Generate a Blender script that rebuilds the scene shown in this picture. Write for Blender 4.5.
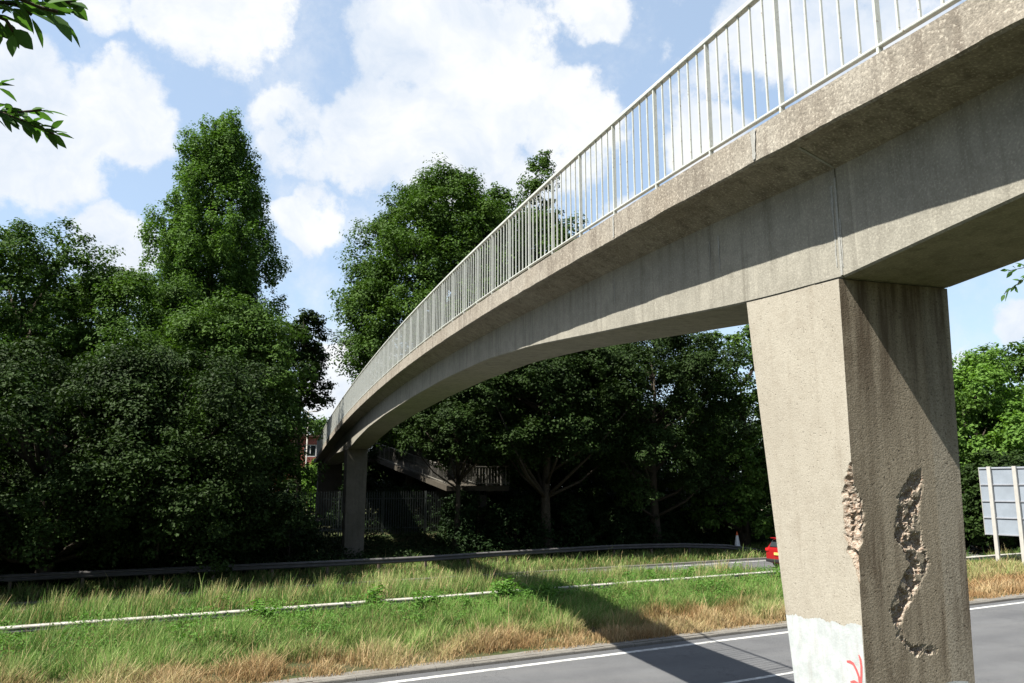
import bpy, bmesh, math, random
import numpy as np
from mathutils import Vector, noise as mnoise
R = math.radians
random.seed(7); rng = np.random.default_rng(7)
S = bpy.context.scene
for o in list(bpy.data.objects): bpy.data.objects.remove(o)
C = S.collection

# ---------------------------------------------------------------- camera, sky, sun, exposure
cd = bpy.data.cameras.new('camera'); cam = bpy.data.objects.new('camera', cd); C.objects.link(cam)
cam.location = (0, 0, 4.0); cam.rotation_euler = (R(90 + 10.32), 0, R(-17.24))
cd.sensor_width = 36; cd.lens = 796 / 1024 * 36; cd.clip_start = .05; cd.clip_end = 5000
S.camera = cam
S.view_settings.view_transform = 'Standard'; S.view_settings.look = 'None'
S.view_settings.gamma = 1; S.view_settings.use_curve_mapping = False
S.view_settings.exposure = 1.50
SUN_AZ = R(15)            # from -X towards -Y
ex = math.atan(1 / .673)  # elevation seen along the bridge
el = math.atan(math.tan(ex) * math.cos(SUN_AZ))
SD = Vector((-math.cos(el) * math.cos(SUN_AZ), -math.cos(el) * math.sin(SUN_AZ), math.sin(el)))
sl = bpy.data.lights.new('sun', 'SUN'); sl.energy = 5.0; sl.angle = R(.5); sl.color = (1, .95, .86)
so = bpy.data.objects.new('sun', sl); C.objects.link(so)
so.rotation_euler = SD.to_track_quat('Z', 'Y').to_euler()

W = bpy.data.worlds.new('World'); S.world = W; W.use_nodes = True
class NT:
    """small node helper"""
    def __init__(s, nt): s.nt = nt; nt.nodes.clear()
    def n(s, t, **k):
        nd = s.nt.nodes.new(t)
        ins = k.pop('ins', {})
        for a, b in k.items(): setattr(nd, a, b)
        for a, b in ins.items(): s.set(nd.inputs[a], b)
        return nd
    def set(s, sock, v):
        if isinstance(v, bpy.types.NodeSocket): s.nt.links.new(v, sock)
        elif isinstance(v, bpy.types.Node): s.nt.links.new(v.outputs[0], sock)
        else: sock.default_value = v
    def math(s, op, a, b=0.0, clamp=False):
        nd = s.nt.nodes.new('ShaderNodeMath'); nd.operation = op; nd.use_clamp = clamp
        s.set(nd.inputs[0], a); s.set(nd.inputs[1], b); return nd.outputs[0]
    def ramp(s, v, a, b, c=0.0, d=1.0, smooth=False):
        nd = s.nt.nodes.new('ShaderNodeMapRange')
        if smooth: nd.interpolation_type = 'SMOOTHSTEP'
        s.set(nd.inputs[0], v)
        for i, q in enumerate((a, b, c, d)): nd.inputs[i + 1].default_value = q
        return nd.outputs[0]
    def mix(s, f, a, b, mode='MIX'):
        nd = s.nt.nodes.new('ShaderNodeMix'); nd.data_type = 'RGBA'; nd.blend_type = mode
        s.set(nd.inputs[0], f); s.set(nd.inputs[6], a); s.set(nd.inputs[7], b); return nd.outputs[2]
    def noise(s, vec, scale, detail=4, rough=.55, col=False):
        nd = s.nt.nodes.new('ShaderNodeTexNoise')
        if vec is not None: s.set(nd.inputs['Vector'], vec)
        nd.inputs['Scale'].default_value = scale; nd.inputs['Detail'].default_value = detail
        nd.inputs['Roughness'].default_value = rough
        return nd.outputs['Color' if col else 'Fac']
def rgb(r, g, b): return (r, g, b, 1)

def px_dir(x, y):
    th = R(10.32); az = R(17.24)
    fw = Vector((math.sin(az) * math.cos(th), math.cos(az) * math.cos(th), math.sin(th)))
    r = Vector((math.cos(az), -math.sin(az), 0)); u = r.cross(fw)
    return (fw * 796 + r * (x - 512) - u * (y - 341.5)).normalized()

g = NT(W.node_tree)
tc = g.n('ShaderNodeTexCoord')
sky = g.n('ShaderNodeTexSky', sky_type='NISHITA', sun_disc=False, sun_elevation=el, sun_rotation=R(255),
          air_density=1.0, dust_density=1.6, ozone_density=2.0)
d0 = tc.outputs['Generated']
w1 = g.noise(d0, 3.2, 5, .6, True)
wv = g.n('ShaderNodeVectorMath', operation='SUBTRACT', ins={0: w1, 1: (.5, .5, .5)})
ws = g.n('ShaderNodeVectorMath', operation='SCALE', ins={0: wv, 'Scale': .16})
dd = g.n('ShaderNodeVectorMath', operation='ADD', ins={0: d0, 1: ws})
dn = g.n('ShaderNodeVectorMath', operation='NORMALIZE', ins={0: dd})
# clouds: where the banks lie in this sky (x, y, angular size in image-sized units, weight)
CL = [(225, 10, 95, 1), (130, 115, 60, 1), (30, 140, 75, 1), (15, 60, 40, .9), (90, 245, 45, .8), (300, 130, 60, .9), (390, 120, 80, 1),
      (480, 60, 90, 1), (560, 110, 60, 1), (400, 20, 70, .9), (300, 226, 34, .8), (325, 215, 40, .55), (560, 160, 50, .8), (520, 190, 70, .9), (450, 150, 80, 1), (345, 385, 60, .9), (110, 15, 40, .7), (590, 5, 40, .7),
      (700, 130, 45, .75), (760, 30, 60, .9), (880, 20, 110, 1), (850, 90, 60, .8), (620, 210, 35, .8), (1010, 325, 30, 1), (960, 350, 40, .7),
      (720, 60, 35, .6), (980, 130, 100, 1), (1250, 200, 120, .9), (-150, 100, 100, .9), (900, -300, 120, .7)]
acc = None
for (x, y, r_, wgt) in CL:
    c = px_dir(x, y)
    dt = g.n('ShaderNodeVectorMath', operation='DOT_PRODUCT', ins={0: dn, 1: tuple(c)})
    a = r_ / 960.0
    v = g.ramp(dt.outputs['Value'], math.cos(a * 1.25), 1.0 - (1 - math.cos(a)) * .05, 0, wgt, True)
    acc = v if acc is None else g.math('MAXIMUM', acc, v)
n2 = g.noise(d0, 8.5, 9, .66)
n2b = g.noise(d0, 2.0, 3, .5)
cov = g.math('ADD', acc, g.math('MULTIPLY', g.math('SUBTRACT', n2, .5), 3.0))
cov = g.ramp(cov, .18, .68, 0, 1, True)
wisp = g.noise(d0, 4.6, 9, .68)
cov = g.math('MAXIMUM', cov, g.math('MULTIPLY', g.ramp(wisp, .46, .68, 0, 1, True), .5))
n3 = g.noise(dn.outputs[0], 9.0, 7, .6)
ccol = g.mix(g.ramp(n3, .35, .62), rgb(5.9, 6.6, 7.6), rgb(8.3, 8.4, 8.5))
vd = g.n('ShaderNodeVectorMath', operation='DOT_PRODUCT', ins={0: d0, 1: (.3, .9, .3)})
sc = g.mix(g.ramp(vd.outputs['Value'], -.25, .35, .12, 1.0, True), sky.outputs[0], rgb(2.5, 3.1, 3.7), 'ADD')   # pale veil added to brighten the sky ahead, dimmed behind to cut ambient
colr = g.mix(g.math('MULTIPLY', cov, .97), sc, ccol)
bg = g.n('ShaderNodeBackground', ins={'Color': colr, 'Strength': .0445})
g.n('ShaderNodeOutputWorld', ins={'Surface': bg})

def rgb(r, g, b): return (r * .82, g * .82, b * .82, 1)     # surface colours

# ---------------------------------------------------------------- road frame
RA = R(77.7)
def rf(s, n, z=0.0):   # along-road, across-road -> world
    return (s * math.sin(RA) - n * math.cos(RA), s * math.cos(RA) + n * math.sin(RA), z)
def lerp_tab(tab, v):
    xs, ys = zip(*tab); return float(np.interp(v, xs, ys))
GP = [(-2000, 3), (-30, 3), (-5, 2.4), (2.2, 2.2), (6.5, .15), (8.0, .03), (8.2, -.06), (17.05, -.06), (17.1, .06), (24, .22), (25.2, .03), (25.4, -.06),
      (33.0, -.06), (33.1, .06), (38, .12), (42, .35), (46, 1.1), (60, 1.7), (100, 2), (3000, 2)]
def gz(s, n): return lerp_tab(GP, n)
def ground_at(x, y):
    n = -x * math.cos(RA) + y * math.sin(RA); return lerp_tab(GP, n)

# ---------------------------------------------------------------- object helpers
def tag(o, label=None, cat=None, group=None, kind=None):
    if label: o['label'] = label
    if cat: o['category'] = cat
    if group: o['group'] = group
    if kind: o['kind'] = kind
    return o
def empty(name, loc=(0, 0, 0), rz=0.0):
    o = bpy.data.objects.new(name, None); C.objects.link(o); o.location = loc; o.rotation_euler = (0, 0, rz)
    o.empty_display_size = .3; return o
def mesh_obj(name, verts, faces, m=None, parent=None, smooth=False):
    me = bpy.data.meshes.new(name); me.from_pydata([tuple(v) for v in verts], [], faces); me.update()
    if m: me.materials.append(m)
    if smooth: me.polygons.foreach_set('use_smooth', [True] * len(me.polygons))
    o = bpy.data.objects.new(name, me); C.objects.link(o)
    if parent: o.parent = parent
    return o
def fast_obj(name, V, F, m, parent=None, attrs=None, smooth=False, extra_mats=()):
    """V (n,3) float array, F (k,3 or 4) int array"""
    me = bpy.data.meshes.new(name); n = len(V); k, w = F.shape
    me.vertices.add(n); me.vertices.foreach_set('co', np.ascontiguousarray(V, dtype=np.float32).ravel())
    me.loops.add(k * w); me.loops.foreach_set('vertex_index', F.astype(np.int32).ravel())
    me.polygons.add(k); me.polygons.foreach_set('loop_start', np.arange(0, k * w, w, dtype=np.int32))
    me.polygons.foreach_set('use_smooth', np.full(k, smooth))
    me.update(calc_edges=True)
    for nm, arr in (attrs or {}).items():
        a = me.attributes.new(nm, 'FLOAT', 'POINT'); a.data.foreach_set('value', np.ascontiguousarray(arr, dtype=np.float32))
    me.materials.append(m)
    o = bpy.data.objects.new(name, me); C.objects.link(o)
    if parent: o.parent = parent
    return o
class MB:
    """collects boxes, bars and tubes into one mesh"""
    def __init__(s): s.v = []; s.f = []
    def poly(s, vs, fs):
        b = len(s.v); s.v += [tuple(v) for v in vs]; s.f += [tuple(b + i for i in f) for f in fs]
    def box(s, x0, x1, y0, y1, z0, z1):
        s.poly([(x0, y0, z0), (x1, y0, z0), (x1, y1, z0), (x0, y1, z0), (x0, y0, z1), (x1, y0, z1), (x1, y1, z1), (x0, y1, z1)],
               [(0, 3, 2, 1), (4, 5, 6, 7), (0, 1, 5, 4), (1, 2, 6, 5), (2, 3, 7, 6), (3, 0, 4, 7)])
    def tube(s, pts, rad, n=6, cap=True):
        pts = [Vector(p) for p in pts]
        if not hasattr(rad, '__len__'): rad = [rad] * len(pts)
        b = len(s.v)
        for i, p in enumerate(pts):
            t = (pts[min(i + 1, len(pts) - 1)] - pts[max(i - 1, 0)]).normalized()
            a = t.cross(Vector((0, 0, 1)) if abs(t.z) < .9 else Vector((1, 0, 0))).normalized(); c = t.cross(a)
            for k in range(n):
                th = 2 * math.pi * k / n; s.v.append(tuple(p + (a * math.cos(th) + c * math.sin(th)) * rad[i]))
        for i in range(len(pts) - 1):
            for k in range(n):
                s.f.append((b + i * n + k, b + i * n + (k + 1) % n, b + (i + 1) * n + (k + 1) % n, b + (i + 1) * n + k))
        if cap:
            s.f.append(tuple(b + k for k in range(n))[::-1]); e = b + (len(pts) - 1) * n; s.f.append(tuple(e + k for k in range(n)))
    def sweep(s, secs, closed=True, cap=True):
        """list of cross-sections (each the same number of 3D points)"""
        b = len(s.v); m = len(secs[0])
        for q in secs: s.v += [tuple(p) for p in q]
        for i in range(len(secs) - 1):
            for k in range(m if closed else m - 1):
                k2 = (k + 1) % m
                s.f.append((b + i * m + k, b + i * m + k2, b + (i + 1) * m + k2, b + (i + 1) * m + k))
        if cap and closed:
            s.f.append(tuple(b + k for k in range(m))[::-1]); e = b + (len(secs) - 1) * m; s.f.append(tuple(e + k for k in range(m)))
    def build(s, name, m, parent=None, smooth=False, off=None):
        v = s.v
        if off is not None: v = [(a - off[0], b - off[1], c - off[2]) for a, b, c in v]
        o = mesh_obj(name, v, s.f, m, parent, smooth)
        bm = bmesh.new(); bm.from_mesh(o.data); bmesh.ops.recalc_face_normals(bm, faces=bm.faces); bm.to_mesh(o.data); bm.free()
        return o
def bevel(o, w, seg=2):
    md = o.modifiers.new('bevel', 'BEVEL'); md.width = w; md.segments = seg; md.limit_method = 'ANGLE'; md.angle_limit = R(40)
    return o

# ---------------------------------------------------------------- materials
def new_mat(name):
    m = bpy.data.materials.new(name); m.use_nodes = True; return m, NT(m.node_tree)
def finish(g, col, rough=.85, bump=None, bs=.3, bd=.01, spec=.3, metal=0.0):
    p = g.n('ShaderNodeBsdfPrincipled', ins={'Base Color': col, 'Roughness': rough, 'Metallic': metal, 'Specular IOR Level': spec})
    if bump is not None:
        b = g.n('ShaderNodeBump', ins={'Height': bump, 'Strength': bs, 'Distance': bd}); g.set(p.inputs['Normal'], b)
    g.n('ShaderNodeOutputMaterial', ins={'Surface': p}); return p
def pos(g): return g.n('ShaderNodeNewGeometry').outputs['Position']
def scaled(g, v, s): return g.n('ShaderNodeMapping', ins={'Vector': v, 'Scale': s}).outputs[0]

def concrete(name, base, dark, stain, streak=.5, speck=.35, joints=None, bumpd=.006, agg=70):
    m, g = new_mat(name); p = pos(g)
    big = g.noise(p, .9, 5, .6); med = g.noise(p, 6, 6, .65); fine = g.noise(p, agg, 3, .6); mid = g.noise(p, 26, 4, .7)
    c = g.mix(g.ramp(big, .35, .7), rgb(*base), rgb(*dark))
    c = g.mix(g.math('MULTIPLY', g.ramp(med, .42, .72), .45), c, rgb(*stain))
    st = g.noise(scaled(g, p, (5, 5, .35)), 1.4, 5, .6)
    c = g.mix(g.math('MULTIPLY', g.ramp(st, .5, .72), streak), c, rgb(*stain))
    st2 = g.noise(scaled(g, p, (9, 9, .5)), 1.1, 4, .6)
    c = g.mix(g.math('MULTIPLY', g.ramp(st2, .62, .76), streak * .55), c, rgb(*[min(1, q * 1.5) for q in base]))
    c = g.mix(g.math('MULTIPLY', g.ramp(fine, .52, .66), speck), c, rgb(*[q * .45 for q in base]))
    c = g.mix(g.math('MULTIPLY', g.ramp(fine, .44, .34), speck), c, rgb(*[min(1, q * 1.7) for q in base]))
    h = g.math('ADD', g.math('MULTIPLY', fine, .8), g.math('MULTIPLY', mid, .7))
    if joints:
        wv = g.n('ShaderNodeSeparateXYZ', ins={0: p}).outputs[2]
        fr = g.math('PINGPONG', g.math('ADD', wv, joints[1]), joints[0])
        ln = g.ramp(fr, .0, .012, 1, 0)
        c = g.mix(g.math('MULTIPLY', ln, .4), c, rgb(*[min(1, q * 1.6) for q in base]))
    finish(g, c, .93, h, .55, bumpd, .15)
    return m
M = {}
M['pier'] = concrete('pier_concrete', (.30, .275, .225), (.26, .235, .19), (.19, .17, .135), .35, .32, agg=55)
M['pier_far'] = concrete('far_pier_concrete', (.15, .135, .11), (.11, .10, .08), (.075, .065, .05), .5, .3)  # tones lowered to paint in the tree shade over far pier and landing
M['ramp'] = concrete('shaded_ramp_concrete', (.085, .075, .06), (.06, .053, .042), (.04, .035, .028), .5, .3)  # concrete colours darkened for the tree shade behind the far pier
M['beam'] = concrete('beam_concrete', (.31, .295, .25), (.25, .24, .205), (.15, .14, .115), .75, .3, agg=60)
M['deck'] = concrete('deck_edge_concrete', (.32, .295, .25), (.235, .205, .165), (.12, .10, .08), .85, .55, agg=48, bumpd=.014)
M['spall'] = concrete('broken_concrete', (.46, .38, .30), (.40, .31, .24), (.27, .17, .11), .2, .7, bumpd=.03, agg=38)
M['joint'] = concrete('lime_streak', (.34, .34, .32), (.28, .28, .26), (.2, .2, .18), .5, .3)
M['kerb'] = concrete('kerb_concrete', (.20, .19, .17), (.14, .13, .115), (.09, .085, .07), .3, .5)

def flat_metal(name, col, rough=.5, metal=0.0, var=.25, scale=9, rust=None):
    m, g = new_mat(name); p = pos(g)
    n = g.noise(p, scale, 5, .6); c = g.mix(g.math('MULTIPLY', g.ramp(n, .4, .7), var), rgb(*col), rgb(*[q * .45 for q in col]))
    if rust:
        n2 = g.noise(p, scale * 2.3, 5, .7); c = g.mix(g.ramp(n2, .6, .68), c, rgb(*rust))
    finish(g, c, rough, n, .1, .003, .4, metal); return m
M['rail'] = flat_metal('railing_paint', (.52, .54, .50), .5, 0, .3, 14, (.22, .17, .12))
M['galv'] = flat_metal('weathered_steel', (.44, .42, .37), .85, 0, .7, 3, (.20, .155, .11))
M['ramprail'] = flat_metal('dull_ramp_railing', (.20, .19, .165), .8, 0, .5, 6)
M['darkgalv'] = flat_metal('dark_steel', (.11, .105, .105), .75, .1, .5, 3)  # darker than the median barrier's steel
M['post'] = flat_metal('rusty_post', (.16, .12, .09), .8, 0, .5, 8)
M['fence'] = flat_metal('palisade_paint', (.05, .06, .055), .6, 0, .4, 4)
M['signback'] = flat_metal('sign_back', (.25, .29, .34), .65, 0, .3, 1.6)
M['signpost'] = flat_metal('sign_post', (.46, .45, .42), .5, .1, .2, 4)
M['signdark'] = flat_metal('sign_rib', (.30, .32, .36), .5, .1, .3, 4)
M['white'] = flat_metal('white_paint', (.78, .79, .78), .6, 0, .12, 6)
M['glass'] = flat_metal('dark_glass', (.03, .035, .04), .08, 0, .1, 1)
M['carred'] = flat_metal('red_car_paint', (.28, .010, .012), .3, 0, .05, 1)
M['black'] = flat_metal('black_plastic', (.02, .02, .022), .5, 0, .2, 3)
M['tyre'] = flat_metal('tyre_rubber', (.025, .025, .027), .85, 0, .2, 8)
M['alloy'] = flat_metal('alloy', (.4, .4, .42), .35, .8, .1, 3)
M['lamp'] = flat_metal('red_lens', (.5, .02, .02), .2, 0, .05, 3)
M['plate'] = flat_metal('plate_yellow', (.75, .55, .14), .5, 0, .05, 3)
M['orange'] = flat_metal('cone_orange', (.62, .12, .03), .5, 0, .2, 5)
M['graffiti'] = flat_metal('red_graffiti', (.72, .10, .10), .6, 0, .1, 30)
M['bark'] = concrete('bark', (.06, .05, .037), (.042, .034, .026), (.028, .024, .018), .6, .5, bumpd=.05, agg=12)
M['roof'] = flat_metal('roof_tile', (.16, .09, .07), .8, 0, .4, 3)

def paint_mat():
    m, g = new_mat('whitewash'); p = pos(g)
    n = g.noise(p, 9, 6, .65); f = g.noise(p, 60, 3, .6)
    c = g.mix(g.ramp(n, .35, .7), rgb(.46, .49, .50), rgb(.33, .36, .36))
    b2 = g.noise(scaled(g, p, (1, 9, 1.5)), 2.5, 5, .6); c = g.mix(g.math('MULTIPLY', g.ramp(b2, .52, .7), .5), c, rgb(.33, .33, .31))
    c = g.mix(g.math('MULTIPLY', g.ramp(f, .6, .72), .5), c, rgb(.42, .39, .34))
    finish(g, c, .8, f, .4, .004, .2); return m
M['whitewash'] = paint_mat()

def line_mat():
    m, g = new_mat('road_paint'); p = pos(g)
    n = g.noise(p, 5, 6, .7); f = g.noise(p, 55, 3, .6)
    c = g.mix(g.ramp(g.math('ADD', n, g.math('MULTIPLY', f, .5)), .66, .92), rgb(.56, .56, .54), rgb(.2, .2, .19))
    finish(g, c, .7, f, .3, .004, .2); return m
M['line'] = line_mat()

def asphalt():
    m, g = new_mat('asphalt'); p = pos(g)
    big = g.noise(p, .5, 4, .6); med = g.noise(p, 4, 5, .7); f = g.noise(p, 70, 3, .7); lane = g.noise(scaled(g, p, (.12, 1.2, 1)), 1.2, 4, .6)
    c = g.mix(g.ramp(big, .3, .7), rgb(.115, .118, .122), rgb(.078, .080, .084))
    c = g.mix(g.math('MULTIPLY', g.ramp(lane, .45, .7), .5), c, rgb(.125, .125, .125))
    c = g.mix(g.math('MULTIPLY', g.ramp(med, .5, .75), .35), c, rgb(.075, .077, .08))
    c = g.mix(g.math('MULTIPLY', g.ramp(f, .5, .62), .6), c, rgb(.05, .05, .053))
    c = g.mix(g.math('MULTIPLY', g.ramp(f, .44, .34), .6), c, rgb(.26, .26, .26))
    tr = g.n('ShaderNodeVectorRotate', ins={'Vector': p, 'Angle': R(-12.3)}).outputs[0]
    ty = g.n('ShaderNodeSeparateXYZ', ins={0: tr}).outputs[1]
    wv = g.math('PINGPONG', g.math('ADD', ty, g.math('MULTIPLY', med, .4)), .9)
    c = g.mix(g.math('MULTIPLY', g.ramp(wv, .45, .85), .28), c, rgb(.065, .067, .072))
    vo = g.n('ShaderNodeTexVoronoi', feature='DISTANCE_TO_EDGE', ins={'Vector': g.n('ShaderNodeVectorMath', operation='ADD', ins={0: p, 1: g.n('ShaderNodeVectorMath', operation='SCALE', ins={0: g.noise(p, 2.5, 4, .6, True), 'Scale': .9})}), 'Scale': .35})
    c = g.mix(g.math('MULTIPLY', g.ramp(vo.outputs[0], .004, .001), .6), c, rgb(.03, .03, .032))
    finish(g, c, .85, f, .5, .008, .25); return m
M['asphalt'] = asphalt()

def soil():
    m, g = new_mat('soil_and_turf'); p = pos(g)
    a = g.noise(p, .6, 5, .6); b = g.noise(p, 9, 6, .7)
    c = g.mix(g.ramp(a, .35, .65), rgb(.045, .07, .022), rgb(.085, .07, .04))
    c = g.mix(g.math('MULTIPLY', g.ramp(b, .45, .7), .6), c, rgb(.03, .035, .015))
    finish(g, c, .95, b, .8, .05, .1); return m
M['soil'] = soil()

def path_mat():
    m, g = new_mat('path_surface'); p = pos(g); b = g.noise(p, 5, 5, .7)
    finish(g, g.mix(b, rgb(.42, .33, .28), rgb(.3, .24, .2)), .9, b, .3, .01, .1); return m
M['path'] = path_mat()

def brick_mat():
    m, g = new_mat('brick'); p = pos(g)
    v = g.n('ShaderNodeMapping', ins={'Vector': p, 'Rotation': (R(90), 0, 0)})
    b = g.n('ShaderNodeTexBrick', ins={'Vector': v, 'Color1': rgb(.34, .09, .06), 'Color2': rgb(.24, .06, .045), 'Mortar': rgb(.3, .25, .2), 'Scale': 2.2, 'Mortar Size': .012})
    finish(g, b.outputs[0], .9); return m
M['brick'] = brick_mat()

def leaf_mat(name, ca, cb, cc, trans=.35, rough=.45):
    """ca shade of ordinary leaves, cb second shade, cc young leaves; 'tint' is a random value stored per leaf"""
    m, g = new_mat(name)
    at = g.n('ShaderNodeAttribute', attribute_name='tint').outputs['Fac']
    oi = g.n('ShaderNodeTexCoord').outputs['Object']
    n = g.noise(oi, .55, 3, .5)
    c = g.mix(at, rgb(*ca), rgb(*cb))
    c = g.mix(g.math('MULTIPLY', g.ramp(n, .45, .65), .6), c, rgb(*cc))
    p = g.n('ShaderNodeBsdfPrincipled', ins={'Base Color': c, 'Roughness': .6, 'Specular IOR Level': .10})
    tcol = g.mix(1.0, c, rgb(1.5, 1.7, .7), 'MULTIPLY')
    t = g.n('ShaderNodeBsdfTranslucent', ins={'Color': tcol})
    mx = g.n('ShaderNodeMixShader', ins={0: trans, 1: p, 2: t})
    g.n('ShaderNodeOutputMaterial', ins={'Surface': mx}); return m
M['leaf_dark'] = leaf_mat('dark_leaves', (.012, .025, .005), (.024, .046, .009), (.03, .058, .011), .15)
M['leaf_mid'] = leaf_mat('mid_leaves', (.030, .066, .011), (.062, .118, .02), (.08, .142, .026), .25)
M['leaf_poplar'] = leaf_mat('poplar_leaves', (.055, .115, .022), (.10, .18, .04), (.12, .21, .05), .28)
M['leaf_light'] = leaf_mat('light_leaves', (.085, .17, .03), (.14, .25, .05), (.17, .29, .06), .4)
M['leaf_near'] = leaf_mat('cherry_leaves', (.045, .10, .025), (.07, .15, .035), (.06, .12, .03), .4, .35)
M['weed'] = leaf_mat('weed_leaves', (.07, .16, .03), (.12, .24, .045), (.10, .20, .035), .35)
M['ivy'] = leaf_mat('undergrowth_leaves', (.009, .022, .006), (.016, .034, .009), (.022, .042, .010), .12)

def grass_mat():
    m, g = new_mat('verge_grass')
    dry = g.n('ShaderNodeAttribute', attribute_name='dry').outputs['Fac']
    t = g.n('ShaderNodeAttribute', attribute_name='tint').outputs['Fac']
    gr = g.mix(t, rgb(.038, .115, .016), rgb(.19, .34, .07))
    st = g.mix(t, rgb(.33, .20, .09), rgb(.60, .47, .27))
    c = g.mix(dry, gr, st)
    p = g.n('ShaderNodeBsdfPrincipled', ins={'Base Color': c, 'Roughness': .6, 'Specular IOR Level': .2})
    tr = g.n('ShaderNodeBsdfTranslucent', ins={'Color': c})
    mx = g.n('ShaderNodeMixShader', ins={0: .35, 1: p, 2: tr}); g.n('ShaderNodeOutputMaterial', ins={'Surface': mx}); return m
M['grass'] = grass_mat()

# ================================================================ THE SETTING
# ground: one sheet, rows across the road, reaching the horizon
ns = sorted(set([q[0] for q in GP] + list(np.arange(17.2, 25, .6)) + list(np.arange(33.5, 62, 1.5)) + [-300, -100, 300, 1000]))
ss = list(np.arange(-60, 120, 2.0)); ss = [-2500, -600, -200, -100] + ss + [140, 200, 400, 900, 2500]
vs = []; fs = []
for i, s_ in enumerate(ss):
    for j, n_ in enumerate(ns):
        z = gz(s_, n_)
        if (17.2 < n_ < 25 or 34 < n_ < 70) and -100 < s_ < 140: z += .09 * (mnoise.noise(Vector((s_ * .3, n_ * .4, 0))))
        vs.append(rf(s_, n_, z))
m_ = len(ns)
for i in range(len(ss) - 1):
    for j in range(m_ - 1): fs.append((i * m_ + j, (i + 1) * m_ + j, (i + 1) * m_ + j + 1, i * m_ + j + 1))
tag(mesh_obj('ground', vs, fs, M['soil'], smooth=True), kind='structure')
def strip(name, n0, n1, z, s0, s1, mt, kind='structure', step=4.0):
    v = []; f = []; k = max(1, int((s1 - s0) / step))
    for i in range(k + 1):
        s_ = s0 + (s1 - s0) * i / k; v += [rf(s_, n0, z), rf(s_, n1, z)]
    for i in range(k): f.append((2 * i, 2 * i + 2, 2 * i + 3, 2 * i + 1))
    o = mesh_obj(name, v, f, mt)
    if kind: tag(o, kind=kind)
    return o
strip('near_road', 8.1, 16.93, 0.0, -400, 600, M['asphalt'])
strip('far_road', 25.45, 32.95, 0.0, -400, 600, M['asphalt'])
strip('road_edge_line', 16.38, 16.56, .004, -400, 600, M['line'])
strip('road_edge_line', 8.75, 8.9, .004, -400, 600, M['line'])
strip('road_edge_line', 28.4, 28.55, .004, 26, 600, M['line'])
strip('road_edge_line', 32.3, 32.45, .004, 27, 600, M['line'])
mb = MB()
for k in range(-12, 20):
    a = 12.0 + k * 12
    mb.poly([rf(a, 12.92, .004), rf(a + 4, 12.92, .004), rf(a + 4, 13.05, .004), rf(a, 13.05, .004)], [(0, 1, 2, 3)])
tag(mb.build('lane_line', M['line']), kind='structure')
def kerb(n0, n1, h):
    mb = MB(); s_ = -60.0
    while s_ < 120:
        j = random.uniform(-.006, .006)
        sec = lambda q: [rf(q, n0, -.05), rf(q, n0 + .015, h - .02 + j), rf(q, n0 + .03, h + j), rf(q, n1, h + j), rf(q, n1, -.05)]
        mb.sweep([sec(s_ + .006), sec(s_ + .905)]); s_ += .915
    o = mb.build('kerb', M['kerb']); tag(o, kind='structure')
kerb(16.95, 17.08, .07)
kerb(33.0, 33.13, .09)
# gritty strip of old edging between kerb and grass
strip('kerb_verge_strip', 17.085, 17.5, .075, -60, 120, M['kerb'])
strip('path', 54, 58, 1.72, -60, 90, M['path'])

# ================================================================ FOOTBRIDGE
XL, XR, BL, BR = 3.82, 5.78, 4.295, 5.36
def top(y): return 7.705 - (.00172 if y < 26 else .00120) * (y - 26) ** 2
SOF = [(-8, 5.95), (-2, 5.95), (2, 5.82), (3.4, 5.73), (5.04, 5.62), (6.3, 5.70), (8, 5.88), (10, 6.08), (12.6, 6.35), (15.6, 6.57), (19.6, 6.68), (24, 6.70), (30, 6.64), (35, 6.50), (39, 6.25), (42.5, 5.95), (44.6, 5.95), (50, 6.0), (62, 5.5)]
_sx = np.array([q[0] for q in SOF]); _sy = np.array([q[1] for q in SOF])
def sof(y):
    ys = [float(np.interp(y + d, _sx, _sy)) for d in (-.5, -.25, 0, .25, .5)]
    return sum(ys) / 5 if abs(y - 5.04) > .3 and abs(y - 44) > .5 else float(np.interp(y, _sx, _sy))
bridge = empty('footbridge', (4.8, 5.6, ground_at(4.8, 5.6)))
tag(bridge, 'grey concrete footbridge arching over the road with pale vertical-bar railings', 'footbridge')
BO = tuple(bridge.location)
Y0, Y1 = -7.0, 62.0
ys = list(np.arange(Y0, 12, .25)) + list(np.arange(12, Y1 + .1, .5))
mb = MB()
def so(y): return float(np.interp(y, [3.4, 5], [.35, .42]))
def jit(y, k): return .006 * mnoise.noise(Vector((y * 2.1, k * 3.7, 1.0))) + .003 * mnoise.noise(Vector((y * 9, k * 5, 2.0)))
secs = []
ys_d = list(np.arange(Y0, 14, .08)) + list(np.arange(14, Y1 + .1, .3))
for y in ys_d:
    t = top(y)
    secs.append([(XL + jit(y, 0), y, t + jit(y, 1)), (XL + .002, y, t - .15), (XL + jit(y, 2), y, t - .29 + 1.6 * jit(y, 3)), (XL + .02, y, t - .305 + jit(y, 3)), (XL + .11, y, t - .305), (XL + .12, y, t - .27), (BL + .002, y, t - so(y)),
                 (BR - .002, y, t - so(y)), (XR - .12, y, t - .27), (XR - .11, y, t - .305), (XR - .02, y, t - .305), (XR, y, t - .29), (XR, y, t), (XR - .16, y, t), (XR - .16, y, t - .10), (XL + .16, y, t - .10), (XL + .16, y, t)])
mb.sweep(secs); deck = mb.build('deck', M['deck'], bridge, off=BO)
mb = MB()
for (a, b) in ((Y0, 5.03), (5.045, Y1)):
    yy = [a] + [y for y in ys if a + .1 < y < b - .1] + [b]
    mb.sweep([[(BL, y, sof(y) + .015), (BL + .015, y, sof(y)), (BR - .015, y, sof(y)), (BR, y, sof(y) + .015), (BR, y, top(y) - so(y) + .005), (BL, y, top(y) - so(y) + .005)] for y in yy])
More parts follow.
